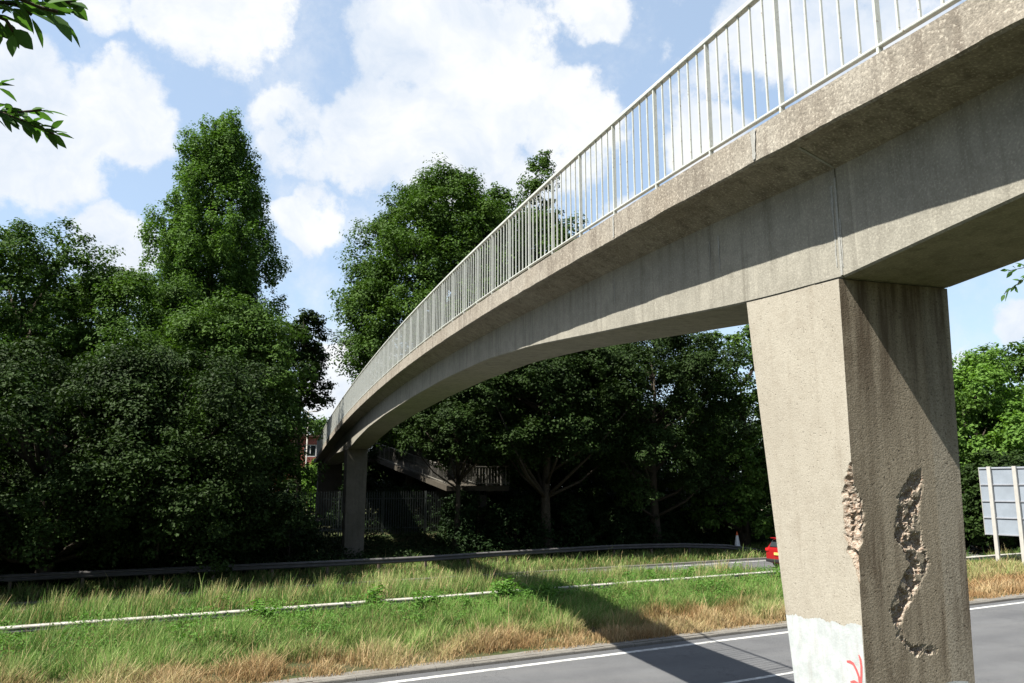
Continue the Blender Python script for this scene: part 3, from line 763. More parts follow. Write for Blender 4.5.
# house behind the trees
def house():
    Y = 96.0; x1, z1 = on_y(321, 437, Y); zg = 2.0; W_ = 16; x0 = x1 - W_; ztop = z1
    root = empty('brick_building', ((x0 + x1) / 2, Y, zg)); tag(root, 'red brick flat-roofed building with white windows far beyond the trees', 'building'); off = tuple(root.location)
    # wall with real openings
    mb = MB(); xs = [x0]; wins = []
    n = 7; pitch = W_ / n
    for i in range(n): a = x0 + pitch * i + .45; b = a + pitch - .9; wins.append((a, b)); xs += [a, b]
    xs.append(x1); flo = [(zg + 1, zg + 2.4), (ztop - 2.3, ztop - .9)]
    zs = [zg - .2, flo[0][0], flo[0][1], flo[1][0], flo[1][1], ztop]
    for i in range(len(xs) - 1):
        for j in range(len(zs) - 1):
            if i % 2 == 1 and j % 2 == 1: continue
            mb.poly([(xs[i], Y, zs[j]), (xs[i + 1], Y, zs[j]), (xs[i + 1], Y, zs[j + 1]), (xs[i], Y, zs[j + 1])], [(0, 1, 2, 3)])
    mb.poly([(x0, Y, zs[0]), (x0, Y + 10, zs[0]), (x0, Y + 10, ztop), (x0, Y, ztop)], [(0, 1, 2, 3)])
    mb.poly([(x1, Y, zs[0]), (x1, Y + 10, zs[0]), (x1, Y + 10, ztop), (x1, Y, ztop)], [(0, 1, 2, 3)])
    mb.poly([(x0, Y + 10, zs[0]), (x1, Y + 10, zs[0]), (x1, Y + 10, ztop), (x0, Y + 10, ztop)], [(0, 1, 2, 3)])
    mb.build('wall', M['brick'], root, off=off)
    mb = MB(); mb.box(x0 - .2, x1 + .2, Y - .2, Y + 10.2, ztop + .003, ztop + .25); mb.build('roof', M['roof'], root, off=off)
    for a, b in wins:
        for z0, z1_ in flo:
            w = MB(); t = .09
            for q in ((a, a + t, z0, z1_), (b - t, b, z0, z1_), (a + t, b - t, z0, z0 + t), (a + t, b - t, z1_ - t, z1_), ((a + b) / 2 - t / 2, (a + b) / 2 + t / 2, z0 + t, z1_ - t)):
                w.box(q[0], q[1], Y + .05, Y + .12, q[2], q[3])
            o = w.build('window', M['white'], root, off=off)
            pnm = MB(); pnm.box(a + t, b - t, Y + .13, Y + .15, z0 + t, z1_ - t); pnm.build('pane', M['glass'], o, off=off)
house()
def lamp():
    Y = 84.0; x, z = on_y(308.5, 411, Y); root = empty('street_lamp', (x, Y, 2)); tag(root, 'tall pale street lamp with two short arms in front of the brick building', 'street lamp')
    mb = MB(); mb.tube([(0, 0, 0), (0, 0, 1.4), (0, 0, z - 2)], [.12, .09, .06], 10); mb.build('pole', M['galv'], root, True)
    mb = MB(); mb.tube([(-.5, 0, z - 2.02), (0, 0, z - 2.1), (.5, 0, z - 2.02)], .035, 6); mb.build('arm', M['galv'], root)
    for sg in (-1, 1):
        mb = MB(); mb.box(min(sg * .4, sg * .95), max(sg * .4, sg * .95), -.13, .13, z - 2.08, z - 1.96); bevel(mb.build('lantern', M['galv'], root), .03, 2)
lamp()

# ================================================================ FOLIAGE
ZONES = [(-9999, 'outside the left edge of the view'), (0, 'near the left edge of the view'), (75, 'left of the poplar'), (140, 'below the poplar'), (240, 'between the poplar and the far pier'), (330, 'beside the far pier'),
         (400, 'under the ramp landing'), (510, 'under the middle of the bridge'), (600, 'under the bridge towards the near pier'), (690, 'just left of the near pier'), (790, 'hidden behind the near pier'), (950, 'right of the near pier'), (1024, 'outside the right edge of the view')]
def zone(x, y):
    dx = math.atan2(x, y) - R(17.24)
    if abs(dx) > 1.3: px = -9999 if dx < 0 else 9999
    else: px = 512 + 809 * math.tan(dx)
    return [t for a, t in ZONES if px >= a][-1] if px > -9999 else ZONES[0][1]
def leaves(P, Nrm, size, aspect=1.7, jitter=.35, rg=rng):
    """rhombic folded leaves at P facing Nrm"""
    n = len(P); Nn = Nrm + rg.normal(0, jitter, (n, 3)); Nn /= np.linalg.norm(Nn, axis=1)[:, None] + 1e-9
    t = rg.normal(0, 1, (n, 3)); t[:, 2] -= .35; t -= (t * Nn).sum(1)[:, None] * Nn; t /= np.linalg.norm(t, axis=1)[:, None] + 1e-9
    b = np.cross(Nn, t); s = size * rg.uniform(.6, 1.25, n)[:, None]
    fold = Nn * s * .12
    V = np.stack([P - t * s * .5, P + b * s / aspect * .5 + fold, P + t * s * .5, P - b * s / aspect * .5 + fold], 1).reshape(-1, 3)
    F = (np.arange(n)[:, None] * 4 + np.array([0, 1, 2, 3])[None, :])
    tint = np.repeat(np.clip(rg.normal(.45, .28, n), 0, 1), 4)
    return V, F, tint
def make_tree(name, H, base, prof, nblob, br, nleaf, lsize, mt, seed, lean=(0, 0), trunk_r=.35, flat=.85, fill=.5, stretch=1.0, shell=.35, lobes=3, lob_a=1.0):
    nblob = int(nblob * 1.8); br *= .74; nleaf = int(nleaf * 1.35); lsize *= .88
    """prof(t) -> crown radius at height fraction t of the crown; returns root Empty with trunk and crown"""
    rg = np.random.default_rng(seed); root = empty(name)
    Hc = H - base; ph = rg.uniform(0, 6.28, 4)
    cs = []; rs = []
    tries = 0
    while len(cs) < nblob and tries < nblob * 40:
        tries += 1
        t = rg.uniform(0.0, 1.0); th = rg.uniform(0, 2 * math.pi)
        lob = 1 + lob_a * (.16 * math.sin(lobes * th + ph[0] + 2.5 * t) + .10 * math.sin((lobes + 2) * th + ph[1] - 4 * t) + .08 * math.sin(9 * t + ph[2]))
        Rm = prof(t) * lob * rg.uniform(.82, 1.08)
        if rg.uniform() > (Rm / max(prof(.1), prof(.3), prof(.5), prof(.7)) + .15): continue
        q = rg.uniform(fill, 1.0) ** .7 * Rm
        b_r = br * (.55 + .95 * rg.uniform() ** 1.6)
        cs.append((math.cos(th) * q + lean[0] * t, math.sin(th) * q + lean[1] * t, base + t * Hc)); rs.append(b_r)
    cs = np.array(cs); rs = np.array(rs)
    # crown leaves: every branch end carries a handful of leaf sprays with gaps between them
    per = rg.multinomial(nleaf, rs ** 1.9 / (rs ** 1.9).sum())
    P = []; N = []; TI = []
    for c, r_, k in zip(cs, rs, per):
        if k < 20: continue
        ns_ = max(7, int(rg.uniform(15, 26)))
        d = rg.normal(0, 1, (ns_, 3)); d[:, 2] += .35; d /= np.linalg.norm(d, axis=1)[:, None]
        sc_ = c + d * (r_ * rg.uniform(.35, 1.15, ns_))[:, None] * np.array([1, 1, flat * stretch])
        which = rg.integers(0, ns_, k); sr = (r_ * rg.uniform(.20, .42, ns_))[which]
        g3 = rg.normal(0, 1, (k, 3)); g3 /= np.maximum(1, np.linalg.norm(g3, axis=1)[:, None] / 1.7)
        g3 *= np.array([1, 1, .62 * stretch])
        q = sc_[which] + g3 * sr[:, None] * .8
        P.append(q); N.append(d[which] * .45 + g3 * .35 + np.array([0, 0, .65])); TI.append(rg.normal(0, .2, ns_)[which] + rg.normal(0, .08))
    P = np.concatenate(P); N = np.concatenate(N); TI = np.concatenate(TI)
    kz = P[:, 2] > .05; P = P[kz]; N = N[kz]; TI = TI[kz]
    V, F, ti = leaves(P, N, lsize, 1.5, .35, rg)
    ti = np.clip(ti + np.repeat(TI, 4), 0, 1)
    fast_obj('crown', V, F, mt, root, {'tint': ti})
    # trunk and limbs
    mb = MB(); top_ = base + Hc * .72; k = 7
    pts = [(lean[0] * max(0, (z - base) / Hc) + .15 * math.sin(z * .5 + ph[3]), lean[1] * max(0, (z - base) / Hc) + .15 * math.cos(z * .4), z) for z in np.linspace(-.3, top_, k)]
    mb.tube(pts, [trunk_r * (1.25 if i == 0 else 1 - .85 * i / (k - 1)) for i in range(k)], 9)
    sel = rg.choice(len(cs), min(len(cs), 26), replace=False)
    for i in sel:
        c = cs[i]; z0 = max(base * .6, c[2] - np.hypot(c[0], c[1]) * rg.uniform(.5, 1.1) - .5); z0 = min(z0, top_ - .3)
        bx_, by_ = float(np.interp(z0, [p[2] for p in pts], [p[0] for p in pts])), float(np.interp(z0, [p[2] for p in pts], [p[1] for p in pts]))
        a = Vector((bx_, by_, z0)); b = Vector(c); mid = a.lerp(b, .5) + Vector((0, 0, -.35)); r0 = trunk_r * .32
        mb.tube([a, mid, b], [r0, r0 * .6, r0 * .2], 5)
    mb.build('trunk', M['bark'], root, True)
    return root
def place(o, x, y, rz=0, sc=1.0, label=None, group=None, cat='tree', szz=None):
    o.location = (x, y, ground_at(x, y) - .05); o.rotation_euler = (0, 0, rz); o.scale = (sc, sc, szz or sc); tag(o, label, cat, group); return o
def dup(o):
    r = o.copy(); C.objects.link(r)
    for ch in list(o.children):
        c = ch.copy(); C.objects.link(c); c.parent = r
    return r
def at_px(x, dist):     # place on the ground at image column x and horizontal distance
    az = R(17.24) + math.atan((x - 512) * .984 / 796); return dist * math.sin(az), dist * math.cos(az)
def top_h(y_px, x_px, dist):   # height above the road of image row at this distance
    d = px_dir(x_px, y_px); return 4 + d.z / math.hypot(d.x, d.y) * dist
rnd = lambda t: math.sqrt(max(0, 1 - (2 * t - 1) ** 2))
def oakp(Rm): return lambda t: Rm * (max(0, 1 - abs(2 * t - .85) ** 2.4 / 1.5)) ** .6 if t < .98 else Rm * .3
def popl(Rm): return lambda t: Rm * max(0, 1 - (max(0, t - .40) / .60) ** 2.1) ** .78 + .12
def spire(Rm): return lambda t: Rm * max(0, 1 - (max(0, t - .2) / .8) ** 1.3) ** .9 + .15
def bushp(Rm): return lambda t: Rm * (1 - t ** 2.2) ** .5

def tree_px(name, px, dist, ytop, Rm, kind, seed, mt, label, base=2.0, n=None, nleaf=26000, nb=70, br=1.7, ls=.30, group=None, **kw):
    if n is not None: dist = n / math.sin(RA - R(17.24) - math.atan((px - 512) * .984 / 796))
    x, y = at_px(px, dist); H = top_h(ytop, px, dist) - ground_at(x, y)
    f = {'oak': oakp, 'poplar': popl, 'spire': spire, 'bush': bushp}[kind](Rm)
    t = make_tree(name, H - br * .55, base, f, nb, br, nleaf, ls, mt, seed, **kw)
    return place(t, x, y, 0, 1, label, group, 'shrub' if name == 'bush' else 'tree'), H
# left wood
tree_px('poplar_tree', 190, 58, 107, 4.7, 'poplar', 11, M['leaf_poplar'], 'tallest tree, a pointed poplar rising above the others on the left', base=3, nleaf=190000, nb=400, br=.95, ls=.22, stretch=2.1, fill=.15, lob_a=.35, lean=(.5, 0))
tree_px('broadleaf_tree', 210, 0, 292, 4.3, 'oak', 12, M['leaf_mid'], 'rounded bushy tree in front of the poplar', n=42.5, base=1.5, nleaf=100000, nb=120, br=1.35, ls=.20)
tree_px('broadleaf_tree', 297, 50.5, 306, 1.7, 'oak', 13, M['leaf_dark'], 'slim loose tree between the poplar and the gap of sky', base=7.6, nleaf=12000, nb=34, br=.75, ls=.22, fill=.2)
tree_px('broadleaf_tree', 10, 49, 220, 5.6, 'oak', 14, M['leaf_mid'], 'dark tree at the left edge of the picture', base=1.5, nleaf=75000, nb=100, br=1.5, ls=.22)
tree_px('broadleaf_tree', 105, 50.5, 258, 5.4, 'oak', 15, M['leaf_mid'], 'dark tree between the left-edge tree and the poplar', base=1.5, nleaf=75000, nb=100, br=1.4, ls=.22)
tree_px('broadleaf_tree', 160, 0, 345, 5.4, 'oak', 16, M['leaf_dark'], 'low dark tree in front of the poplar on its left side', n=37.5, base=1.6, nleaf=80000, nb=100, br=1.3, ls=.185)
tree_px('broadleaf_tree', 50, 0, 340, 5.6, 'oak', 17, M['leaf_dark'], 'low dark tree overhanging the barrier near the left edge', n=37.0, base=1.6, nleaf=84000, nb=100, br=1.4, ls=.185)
# middle, behind the bridge
tree_px('broadleaf_tree', 440, 54, 174, 6.5, 'oak', 21, M['leaf_mid'], 'big spreading tree rising above the bridge railing', base=6.5, nleaf=150000, nb=260, br=1.45, ls=.23, trunk_r=.5, lob_a=.5)
tree_px('conical_tree', 541, 62, 136, 3.6, 'spire', 22, M['leaf_mid'], 'narrow pointed tree top showing above the bridge railing', base=3, nleaf=34000, nb=130, br=1.0, ls=.27, fill=.4, lob_a=.6)
tree_px('broadleaf_tree', 578, 60, 215, 4.0, 'oak', 29, M['leaf_mid'], 'tree seen through the railing bars right of the pointed tree top', base=4, nleaf=40000, nb=100, br=1.2, ls=.25)
tree_px('broadleaf_tree', 500, 57, 190, 4.8, 'oak', 23, M['leaf_mid'], 'rounded tree between the spreading tree and the pointed tree top', base=3, nleaf=50000, nb=120, br=1.3, ls=.28)
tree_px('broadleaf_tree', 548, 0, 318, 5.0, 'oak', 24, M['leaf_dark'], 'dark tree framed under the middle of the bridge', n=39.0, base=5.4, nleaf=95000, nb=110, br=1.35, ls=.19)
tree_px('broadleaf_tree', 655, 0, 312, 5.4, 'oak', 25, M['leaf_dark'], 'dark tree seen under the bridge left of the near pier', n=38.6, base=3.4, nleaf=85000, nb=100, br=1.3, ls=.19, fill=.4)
tree_px('broadleaf_tree', 745, 54, 318, 4.4, 'oak', 26, M['leaf_mid'], 'green tree right behind the edge of the near pier', base=1.5, nleaf=26000, nb=60, br=1.2, ls=.28, fill=.45)
tree_px('broadleaf_tree', 456, 0, 372, 3.0, 'oak', 28, M['leaf_dark'], 'slender dark tree whose trunk stands in front of the ramp landing', n=40.3, base=5.6, nleaf=40000, nb=50, br=1.0, ls=.18, trunk_r=.2)
tree_px('broadleaf_tree', 480, 68, 350, 4.6, 'oak', 27, M['leaf_dark'], 'dark tree behind the ramp railing under the bridge', base=1.0, nleaf=30000, nb=70, br=1.35, ls=.3)
# right of the pier
tree_px('broadleaf_tree', 968, 66, 346, 5.6, 'oak', 31, M['leaf_light'], 'bright green tree just right of the near pier behind the road sign', base=1.0, nleaf=46000, nb=110, br=1.35, ls=.32)
tree_px('broadleaf_tree', 1032, 76, 336, 6.5, 'oak', 32, M['leaf_mid'], 'bluish green tree at the right edge of the picture', base=1.0, nleaf=42000, nb=100, br=1.5, ls=.34)
tree_px('broadleaf_tree', 880, 62, 380, 5.6, 'oak', 33, M['leaf_mid'], 'tree hidden mostly behind the near pier', base=1.0, nleaf=24000, nb=60, br=1.6, ls=.34)
tree_px('broadleaf_tree', 1000, 58, 452, 3.4, 'bush', 34, M['leaf_dark'], 'low dark bushy tree right behind the road sign', base=.3, nleaf=22000, nb=60, br=1.1, ls=.28)
tree_px('bush', 322, 73, 460, 3.2, 'bush', 36, M['leaf_light'], 'sunlit green shrub in front of the brick building beside the deck end', base=.3, nleaf=16000, nb=60, br=.8, ls=.25)
# distant tree behind the brick building
tree_px('broadleaf_tree', 312, 120, 414, 5.0, 'oak', 35, M['leaf_mid'], 'distant round tree behind the brick building', base=3, nleaf=12000, nb=50, br=2.0, ls=.55)
# darker wood further back: one mesh kind, copied
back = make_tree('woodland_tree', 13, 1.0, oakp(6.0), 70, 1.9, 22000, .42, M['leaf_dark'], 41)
spots = [(-70, 66), (-5, 68), (60, 64), (130, 70), (185, 62), (215, 62), (428, 76), (470, 74), (540, 72), (610, 68), (680, 70), (745, 72), (820, 74), (900, 84), (1000, 95), (1080, 88)]
for i, (px, dist) in enumerate(spots):
    o = back if i == 0 else dup(back); x, y = at_px(px, dist)
    place(o, x, y, i * 1.3, .78 + .1 * ((i * 7) % 4) / 3, 'dark tree deep in the wood, ' + zone(x, y), 'trees deep in the wood', szz=(.72 if 540 < px < 800 else .95))
for i, (px, dist, sc) in enumerate([(384, 66, .62), (352, 84, .42), (424, 64, .66), (505, 66, .7), (400, 90, .6)]):
    o = dup(back); x, y = at_px(px, dist); place(o, x, y, i * 2.3, sc, 'small dark tree deep in the wood, ' + zone(x, y), 'trees deep in the wood')
# trees left of the frame that shade the verge
for i, (s_, n_) in enumerate([(-19, 38), (-29, 39), (-12.5, 37.5)]):
    o = dup(back); x, y, _ = rf(s_, n_); place(o, x, y, i * 2.1, .95, 'dark tree shading the far verge, ' + zone(x, y), 'trees deep in the wood')

# understorey bushes along the foot of the wood
bush = make_tree('bush', 3.0, .1, bushp(1.9), 34, .75, 9000, .20, M['ivy'], 51, trunk_r=.08)
bs = [(-9, 41.5), (-4, 42), (0.5, 41.5), (5, 42), (9.3, 42.5), (29, 43.4), (31, 42.5), (36, 42), (41, 42), (46, 41.5), (52, 41), (58, 40.5), (65, 40), (-14, 41), (-10, 38.6), (-6.5, 38.9), (-3, 38.6), (.3, 38.8), (3.6, 39), (7, 39.2), (10, 39.6), (-13, 38.5), (30.5, 40.2), (17.6, 50), (20.6, 49.5), (23.5, 49.8), (24.6, 44.2), (26.8, 42.6), (23.5, 40.4), (26.2, 40.4), (29, 40.7), (31.8, 40.8), (34.5, 40.9), (38, 40.6), (20.8, 41.5)]
for i, (s_, n_) in enumerate(bs):
    o = bush if i == 0 else dup(bush); x, y, _ = rf(s_, n_ + random.uniform(-.5, .5))
    place(o, x, y, i * 1.9, random.uniform(.75, 1.15), ('dark low bush right behind the far crash barrier, ' if n_ < 40.6 else 'dark low bush at the foot of the wood, ' if n_ < 47 else 'dark low bush behind the palisade fence, ') + zone(x, y), 'bushes along the far verge', 'bush')

# ivy and leaf litter growing over the shaded bank
def cover(name, s0, s1, n0, n1, count, size, mt, hmax, label, cat, seed):
    rg = np.random.default_rng(seed); s_ = rg.uniform(s0, s1, count); n_ = rg.uniform(n0, n1, count)
    x = s_ * math.sin(RA) - n_ * math.cos(RA); y = s_ * math.cos(RA) + n_ * math.sin(RA)
    z = np.interp(n_, [q[0] for q in GP], [q[1] for q in GP]) + rg.uniform(0, hmax, count) * (.4 + .6 * np.abs(np.sin(s_ * 1.3) * np.cos(n_ * 1.7)))
    P = np.stack([x, y, z], 1); N = np.tile([0, -.2, 1.0], (count, 1)); V, F, ti = leaves(P, N, size, 1.4, .6, rg)
    return tag(fast_obj(name, V, F, mt, None, {'tint': ti}), label, cat, kind='stuff')
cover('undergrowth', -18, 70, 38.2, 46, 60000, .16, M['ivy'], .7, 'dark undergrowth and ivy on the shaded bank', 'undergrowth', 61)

# grass blades
def grass(name, s0, s1, n0, n1, count, hfun, dfun, width, label, seed, clump=.9, amask=None):
    rg = np.random.default_rng(seed)
    s_ = rg.uniform(s0, s1, count); n_ = rg.uniform(n0, n1, count)
    cl = np.array([mnoise.noise(Vector((a * 1.1, b * 1.4, seed))) for a, b in zip(s_[::1], n_[::1])])
    cl2 = np.array([mnoise.noise(Vector((a * .33, b * .7, seed + 9))) for a, b in zip(s_, n_)])
    if amask is not None:
        keep = amask(s_, n_, cl, cl2, rg); s_, n_, cl, cl2 = s_[keep], n_[keep], cl[keep], cl2[keep]
    k = len(s_)
    x = s_ * math.sin(RA) - n_ * math.cos(RA); y = s_ * math.cos(RA) + n_ * math.sin(RA)
    z = np.interp(n_, [q[0] for q in GP], [q[1] for q in GP]) - .03
    P = np.stack([x, y, z], 1)
    h = hfun(s_, n_) * (1 + clump * cl + .35 * cl2) * rg.uniform(.45, 1.35, k) * np.where(rg.uniform(0, 1, k) < .03, 1.55, 1); h = np.clip(h, .05, 1.3)
    th = rg.uniform(0, 6.283, k); wd = np.stack([np.cos(th), np.sin(th), 0 * th], 1) * (width * rg.uniform(.6, 1.3, k))[:, None]
    la = rg.uniform(0, 6.283, k); lean = np.stack([np.cos(la), np.sin(la), 0 * la], 1) * (np.minimum(h, .42) * rg.uniform(.1, .9, k))[:, None] + np.array([.08, .02, 0]) * h[:, None]
    up = np.array([0, 0, 1.0]) * h[:, None]
    V = np.stack([P - wd, P + wd, P + up * .6 + lean * .35 + wd * .8, P + up * .6 + lean * .35 - wd * .8, P + up * .95 + lean + wd * .15, P + up * .95 + lean - wd * .15], 1).reshape(-1, 3)
    b = np.arange(k)[:, None] * 6
    F = np.concatenate([b + np.array([0, 1, 2, 3]), b + np.array([3, 2, 4, 5])], 0)
    dry = np.clip(dfun(s_, n_, cl, cl2) + rg.normal(0, .18, k) + (rg.uniform(0, 1, k) < .14) * .65, 0, 1)
    return tag(fast_obj(name, V, F, M['grass'], None, {'dry': np.repeat(dry, 6), 'tint': np.repeat(np.clip(rg.uniform(0, .75, k) + .9 * cl2 + .5 * cl, 0, 1), 6)}), label, 'grass', kind='stuff')
# median slope facing us: straw at the kerb, green towards the barrier
def h1(s, n): return np.interp(n, [17.2, 17.8, 20, 22.5, 23.7], [.10, .28, .36, .34, .28])
def d1(s, n, c, c2): return np.interp(n + 1.8 * c2 + .6 * c, [17.2, 18.2, 19.2, 20.2, 24], [1.0, .85, .35, .0, .0]) + np.clip((s - 26) / 14, 0, .5) * (n < 23.5) - np.clip((-s) / 10, 0, .25) * 0
grass('verge_grass', -9, 30, 17.25, 23.8, 270000, h1, d1, .0075, 'long verge grass, straw coloured by the kerb and green by the barrier', 71, clump=1.3, amask=lambda s, n, c, c2, rg: rg.uniform(0, 1, len(s)) < .75 + 1.3 * c)
grass('verge_grass', 30, 75, 17.25, 23.8, 80000, h1, d1, .014, 'drier golden verge grass around the posts of the road sign', 72)
def h2(s, n): return np.interp(n, [24.3, 25, 27, 30], [.60, .72, .70, .40]) * np.interp(s, [-9, 15, 24, 30], [1, 1.0, .8, .7])
def m2(s, n, c, c2, rg): return (n < np.where(s < 24, 29.0, 27.0) + 1.2 * np.clip(c2 + .3, 0, 1)) & ~((s > 27) & (n > 25.3))
grass('verge_grass', -12, 75, 24.25, 30.0, 215000, h2, lambda s, n, c, c2: 0 * s + .45 * (c > .35), .011, 'fresh green grass growing up behind the pale barrier onto the far road', 73, amask=m2)
grass('verge_grass', -16, 75, 33.2, 40, 60000, lambda s, n: .28 + 0 * s, lambda s, n, c, c2: .15 + 0 * s, .014, 'shaded green grass under the dark barrier on the far verge', 74)
# near bank at the camera's feet
grass('verge_grass', -12, 30, 1.0, 8.0, 30000, lambda s, n: .2 + 0 * s, lambda s, n, c, c2: .4 + 0 * s, .01, 'short grass on the near bank below the camera', 75)

cover('low_weeds', -10, 28, 20.6, 28.6, 110000, .07, M['weed'], .66, 'low mixed weeds tangled through the grass of the central reservation', 'weeds', 63)
grass('verge_grass', -16, 23, 27.0, 33.1, 60000, lambda s, n: .2 + 0 * s, lambda s, n, c, c2: .35 + 0 * s, .011, 'dull short grass and weeds overgrowing the shaded far road', 76)
# leafy weeds: individual plants
def weed(seed, H=.8, Rr=.35, n=420, ls=.11, stalks=7, seedhead=False):
    rg = np.random.default_rng(seed); root = empty('weed'); mb = MB(); P = []; N = []
    for i in range(stalks):
        a = rg.uniform(0, 6.28); tip = Vector((math.cos(a) * Rr * rg.uniform(.2, 1), math.sin(a) * Rr * rg.uniform(.2, 1), H * rg.uniform(.6, 1.1)))
        base_ = Vector((tip.x * .2, tip.y * .2, 0)); mid = base_.lerp(tip, .5) + Vector((0, 0, .06)); mb.tube([base_, mid, tip], [.008, .006, .003], 4)
        for j in range(n // stalks):
            t = rg.uniform(.12, 1); q = base_.lerp(tip, t) + Vector(rg.normal(0, .07, 3).tolist()); P.append(q); N.append((q.x - base_.x, q.y - base_.y, .5))
    P = np.array([tuple(p) for p in P]); N = np.array(N); N /= np.linalg.norm(N, axis=1)[:, None]
    V, F, ti = leaves(P, N, ls, 2.0, .5, rg); fast_obj('leaves', V, F, M['weed'], root, {'tint': ti}); mb.build('stem', M['weed'], root); return root
w0 = weed(81); w1_ = weed(82, .95, .3, 360, .13, 5); w2 = weed(83, .55, .5, 520, .10, 11)
protos = [w0, w1_, w2]; usedw = [False] * 3
ws_ = []
for i in range(46):
    s_ = random.uniform(9.5, 16) if i < 18 else random.uniform(-8, 34)
    n_ = random.uniform(22.3, 23.8) if i < 18 else random.choice([random.uniform(24.5, 25.8), random.uniform(22.6, 23.6)])
    ws_.append((s_, n_))
ws_ += [(17.8, 25.0), (18.6, 25.3), (19.4, 25.2), (20.3, 25.0), (21.2, 25.2), (22.1, 25.1), (23, 25.2), (24, 25.1), (25, 25.0)]
for i, (s_, n_) in enumerate(ws_):
    k = i % 3
    if not usedw[k]: o = protos[k]; usedw[k] = True
    else: o = dup(protos[k])
    x, y, _ = rf(s_, n_); sc = random.uniform(.7, 1.05) if n_ < 24 else random.uniform(.85, 1.2); szw = sc * random.uniform(.7, 1.0); o.location = (x, y, gz(0, n_) - .03); o.rotation_euler = (0, 0, random.uniform(0, 6)); o.scale = (sc * 1.3, sc * 1.3, szw)
    tag(o, ['leafy green weed', 'tall thin leafy weed', 'low spreading leafy weed'][k] + (' before the pale barrier, ' if n_ < 24.1 else ' behind the pale barrier, ') + zone(x, y), 'weed', 'weeds along the median barrier')

# ---- twigs of nearby trees hanging into the corners of the view
def big_leaf(P, T, N, L, Wd):
    """pointed leaf of 8 points, folded along its rib and drooping"""
    T = Vector((T[0], T[1], T[2] * .8)); P = Vector(P); T = Vector(T).normalized(); N = Vector(N); B = T.cross(N).normalized(); N = B.cross(T).normalized(); v = []; f = []
    rows = [(0, .02), (.18, .62), (.42, 1.0), (.68, .78), (.88, .34), (1.0, .02)]
    for t, w in rows:
        c = P + T * L * t - Vector((0, 0, 1)) * L * .12 * t * t
        v += [c - B * Wd * w * .5 + N * Wd * w * .16, c, c + B * Wd * w * .5 + N * Wd * w * .16]
    for i in range(len(rows) - 1):
        f += [(3 * i, 3 * i + 1, 3 * i + 4, 3 * i + 3), (3 * i + 1, 3 * i + 2, 3 * i + 5, 3 * i + 4)]
    return [tuple(q) for q in v], f
def near_tree(name, loc, H, label, branches, seed, leafL, mt, crown_kw):
    root = empty(name, (loc[0], loc[1], ground_at(*loc) - .05)); tag(root, label, 'tree'); off = root.location
    rg = random.Random(seed); mb = MB(); lv = MB(); tints = []
    mb.tube([(0, 0, 0), (.05, .05, H * .4), (.0, .1, H * .8)], [.14, .11, .06], 9)
    for (start_z, pts, L, dens) in branches:
        W_ = [Vector((0, .05, start_z))] + [Vector(p) - off for p in pts]
        # extra arch point
        k = len(W_); mb.tube(W_, [max(.004, .035 * (1 - i / (k - .6))) if i < k - 3 else .0045 for i in range(k)], 6)
        # leaves along the last three spans
        for i in range(max(1, k - 4), k):
            a = W_[i - 1]; b = W_[i]; nL = max(2, int((b - a).length / dens))
            for j in range(nL):
                t = (j + .5) / nL
                if i == 1 and t < .6: continue
                q = a.lerp(b, t); ax = (b - a).normalized(); side = ax.cross(Vector((0, 0, 1))).normalized() * (1 if j % 2 else -1)
                T = ax * rg.uniform(.2, 1.2) + side * rg.uniform(.1, .9) + Vector((rg.uniform(-.35, .35), rg.uniform(-.35, .35), rg.uniform(-.75, .65)))
                q2 = q + T.normalized() * L * .15
                v, f = big_leaf(q2, T, Vector((rg.uniform(-.9, .9), rg.uniform(-1.1, .7), .8)), L * rg.uniform(.6, 1.15), L * rg.uniform(.32, .46)); lv.poly(v, f); tints += [rg.random()] * len(v)
    # small crown off to the side of the view
    c, R_, cnt = crown_kw
    for i in range(cnt):
        d = Vector((rg.gauss(0, 1), rg.gauss(0, 1), rg.gauss(0, 1))).normalized() * R_ * rg.uniform(.5, 1) ** .5
        q = Vector(c) + Vector((d.x, d.y, d.z * .8)) - off
        v, f = big_leaf(q, (rg.uniform(-1, 1), rg.uniform(-1, 1), rg.uniform(-1, .2)), (rg.uniform(-.5, .5), rg.uniform(-.5, .5), 1), leafL * 1.4, leafL * .55); lv.poly(v, f); tints += [rg.random()] * len(v)
    mb.build('trunk', M['bark'], root, True)
    o = mesh_obj('leaves', lv.v, lv.f, mt, root, True); a = o.data.attributes.new('tint', 'FLOAT', 'POINT'); a.data.foreach_set('value', tints)
    return root
def at(px, py, D):
    d = px_dir(px, py); return tuple(Vector((0, 0, 4)) + d * D)
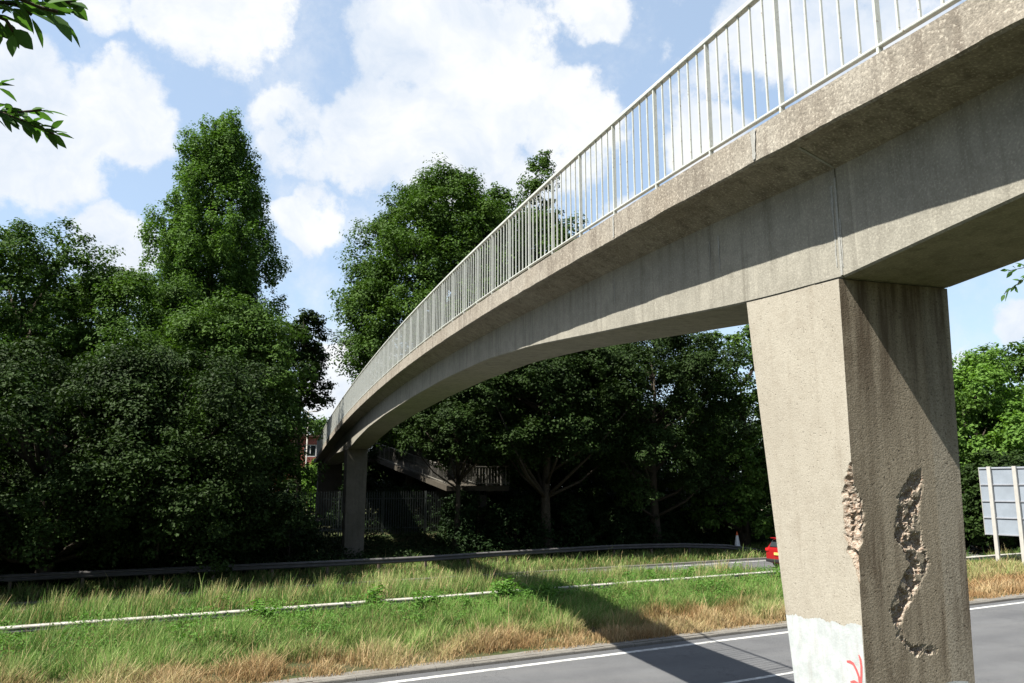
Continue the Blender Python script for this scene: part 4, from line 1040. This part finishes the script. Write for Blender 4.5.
near_tree('overhanging_tree', (-3.4, 2.2), 4.2, 'tree at the left whose leafy twigs hang into the top left corner',
          [(3.0, [at(-160, 120, 2.6), at(-90, -20, 2.6), at(-30, -5, 2.6), at(0, 2, 2.6), at(20, 6, 2.6), at(32, 15, 2.6)], .088, .008),
           (3.05, [at(-150, 100, 2.5), at(-90, 0, 2.5), at(-40, 10, 2.5), at(-8, 14, 2.5), at(6, 20, 2.5), at(14, 32, 2.5)], .085, .010),
           (3.05, [at(-150, 100, 2.5), at(-70, -30, 2.5), at(0, -14, 2.5), at(22, 0, 2.5), at(42, 8, 2.5), at(58, 12, 2.5)], .088, .010),
           (3.1, [at(-150, 60, 2.7), at(-60, -40, 2.7), at(-10, -16, 2.65), at(25, -10, 2.6), at(50, -2, 2.6), at(72, 3, 2.6)], .085, .009),
           (2.6, [at(-200, 200, 3.6), at(-90, 100, 3.5), at(-25, 108, 3.4), at(5, 114, 3.4), at(28, 123, 3.4), at(54, 134, 3.4)], .07, .007),
           (2.6, [at(-200, 200, 3.6), at(-90, 100, 3.5), at(-25, 112, 3.45), at(0, 112, 3.45), at(22, 112, 3.4), at(42, 110, 3.4)], .07, .012),
           (2.7, [at(-180, 180, 3.6), at(-80, 110, 3.5), at(-45, 90, 3.4), at(-25, 88, 3.4), at(-8, 86, 3.4), at(3, 84, 3.4)], .08, .03)],
          5, .1, M['leaf_near'], ((-3.6, 1.8, 5.7), 1.3, 1100))
near_tree('overhanging_tree', (17.0, 7.5), 6.5, 'tree at the right whose twig tips hang in below the bridge deck',
          [(5.5, [at(1200, 300, 14.5), at(1110, 250, 13), at(1050, 262, 12.5), at(1035, 272, 12.3), at(1020, 282, 12.2), at(1004, 294, 12.1)], .12, .028),
           (5.6, [at(1180, 280, 14.5), at(1110, 230, 13), at(1060, 250, 12.5), at(1040, 262, 12.3), at(1022, 268, 12.2), at(1008, 271, 12.1)], .12, .03)],
          6, .13, M['leaf_near'], ((17.5, 7.5, 8.5), 2.2, 2500))
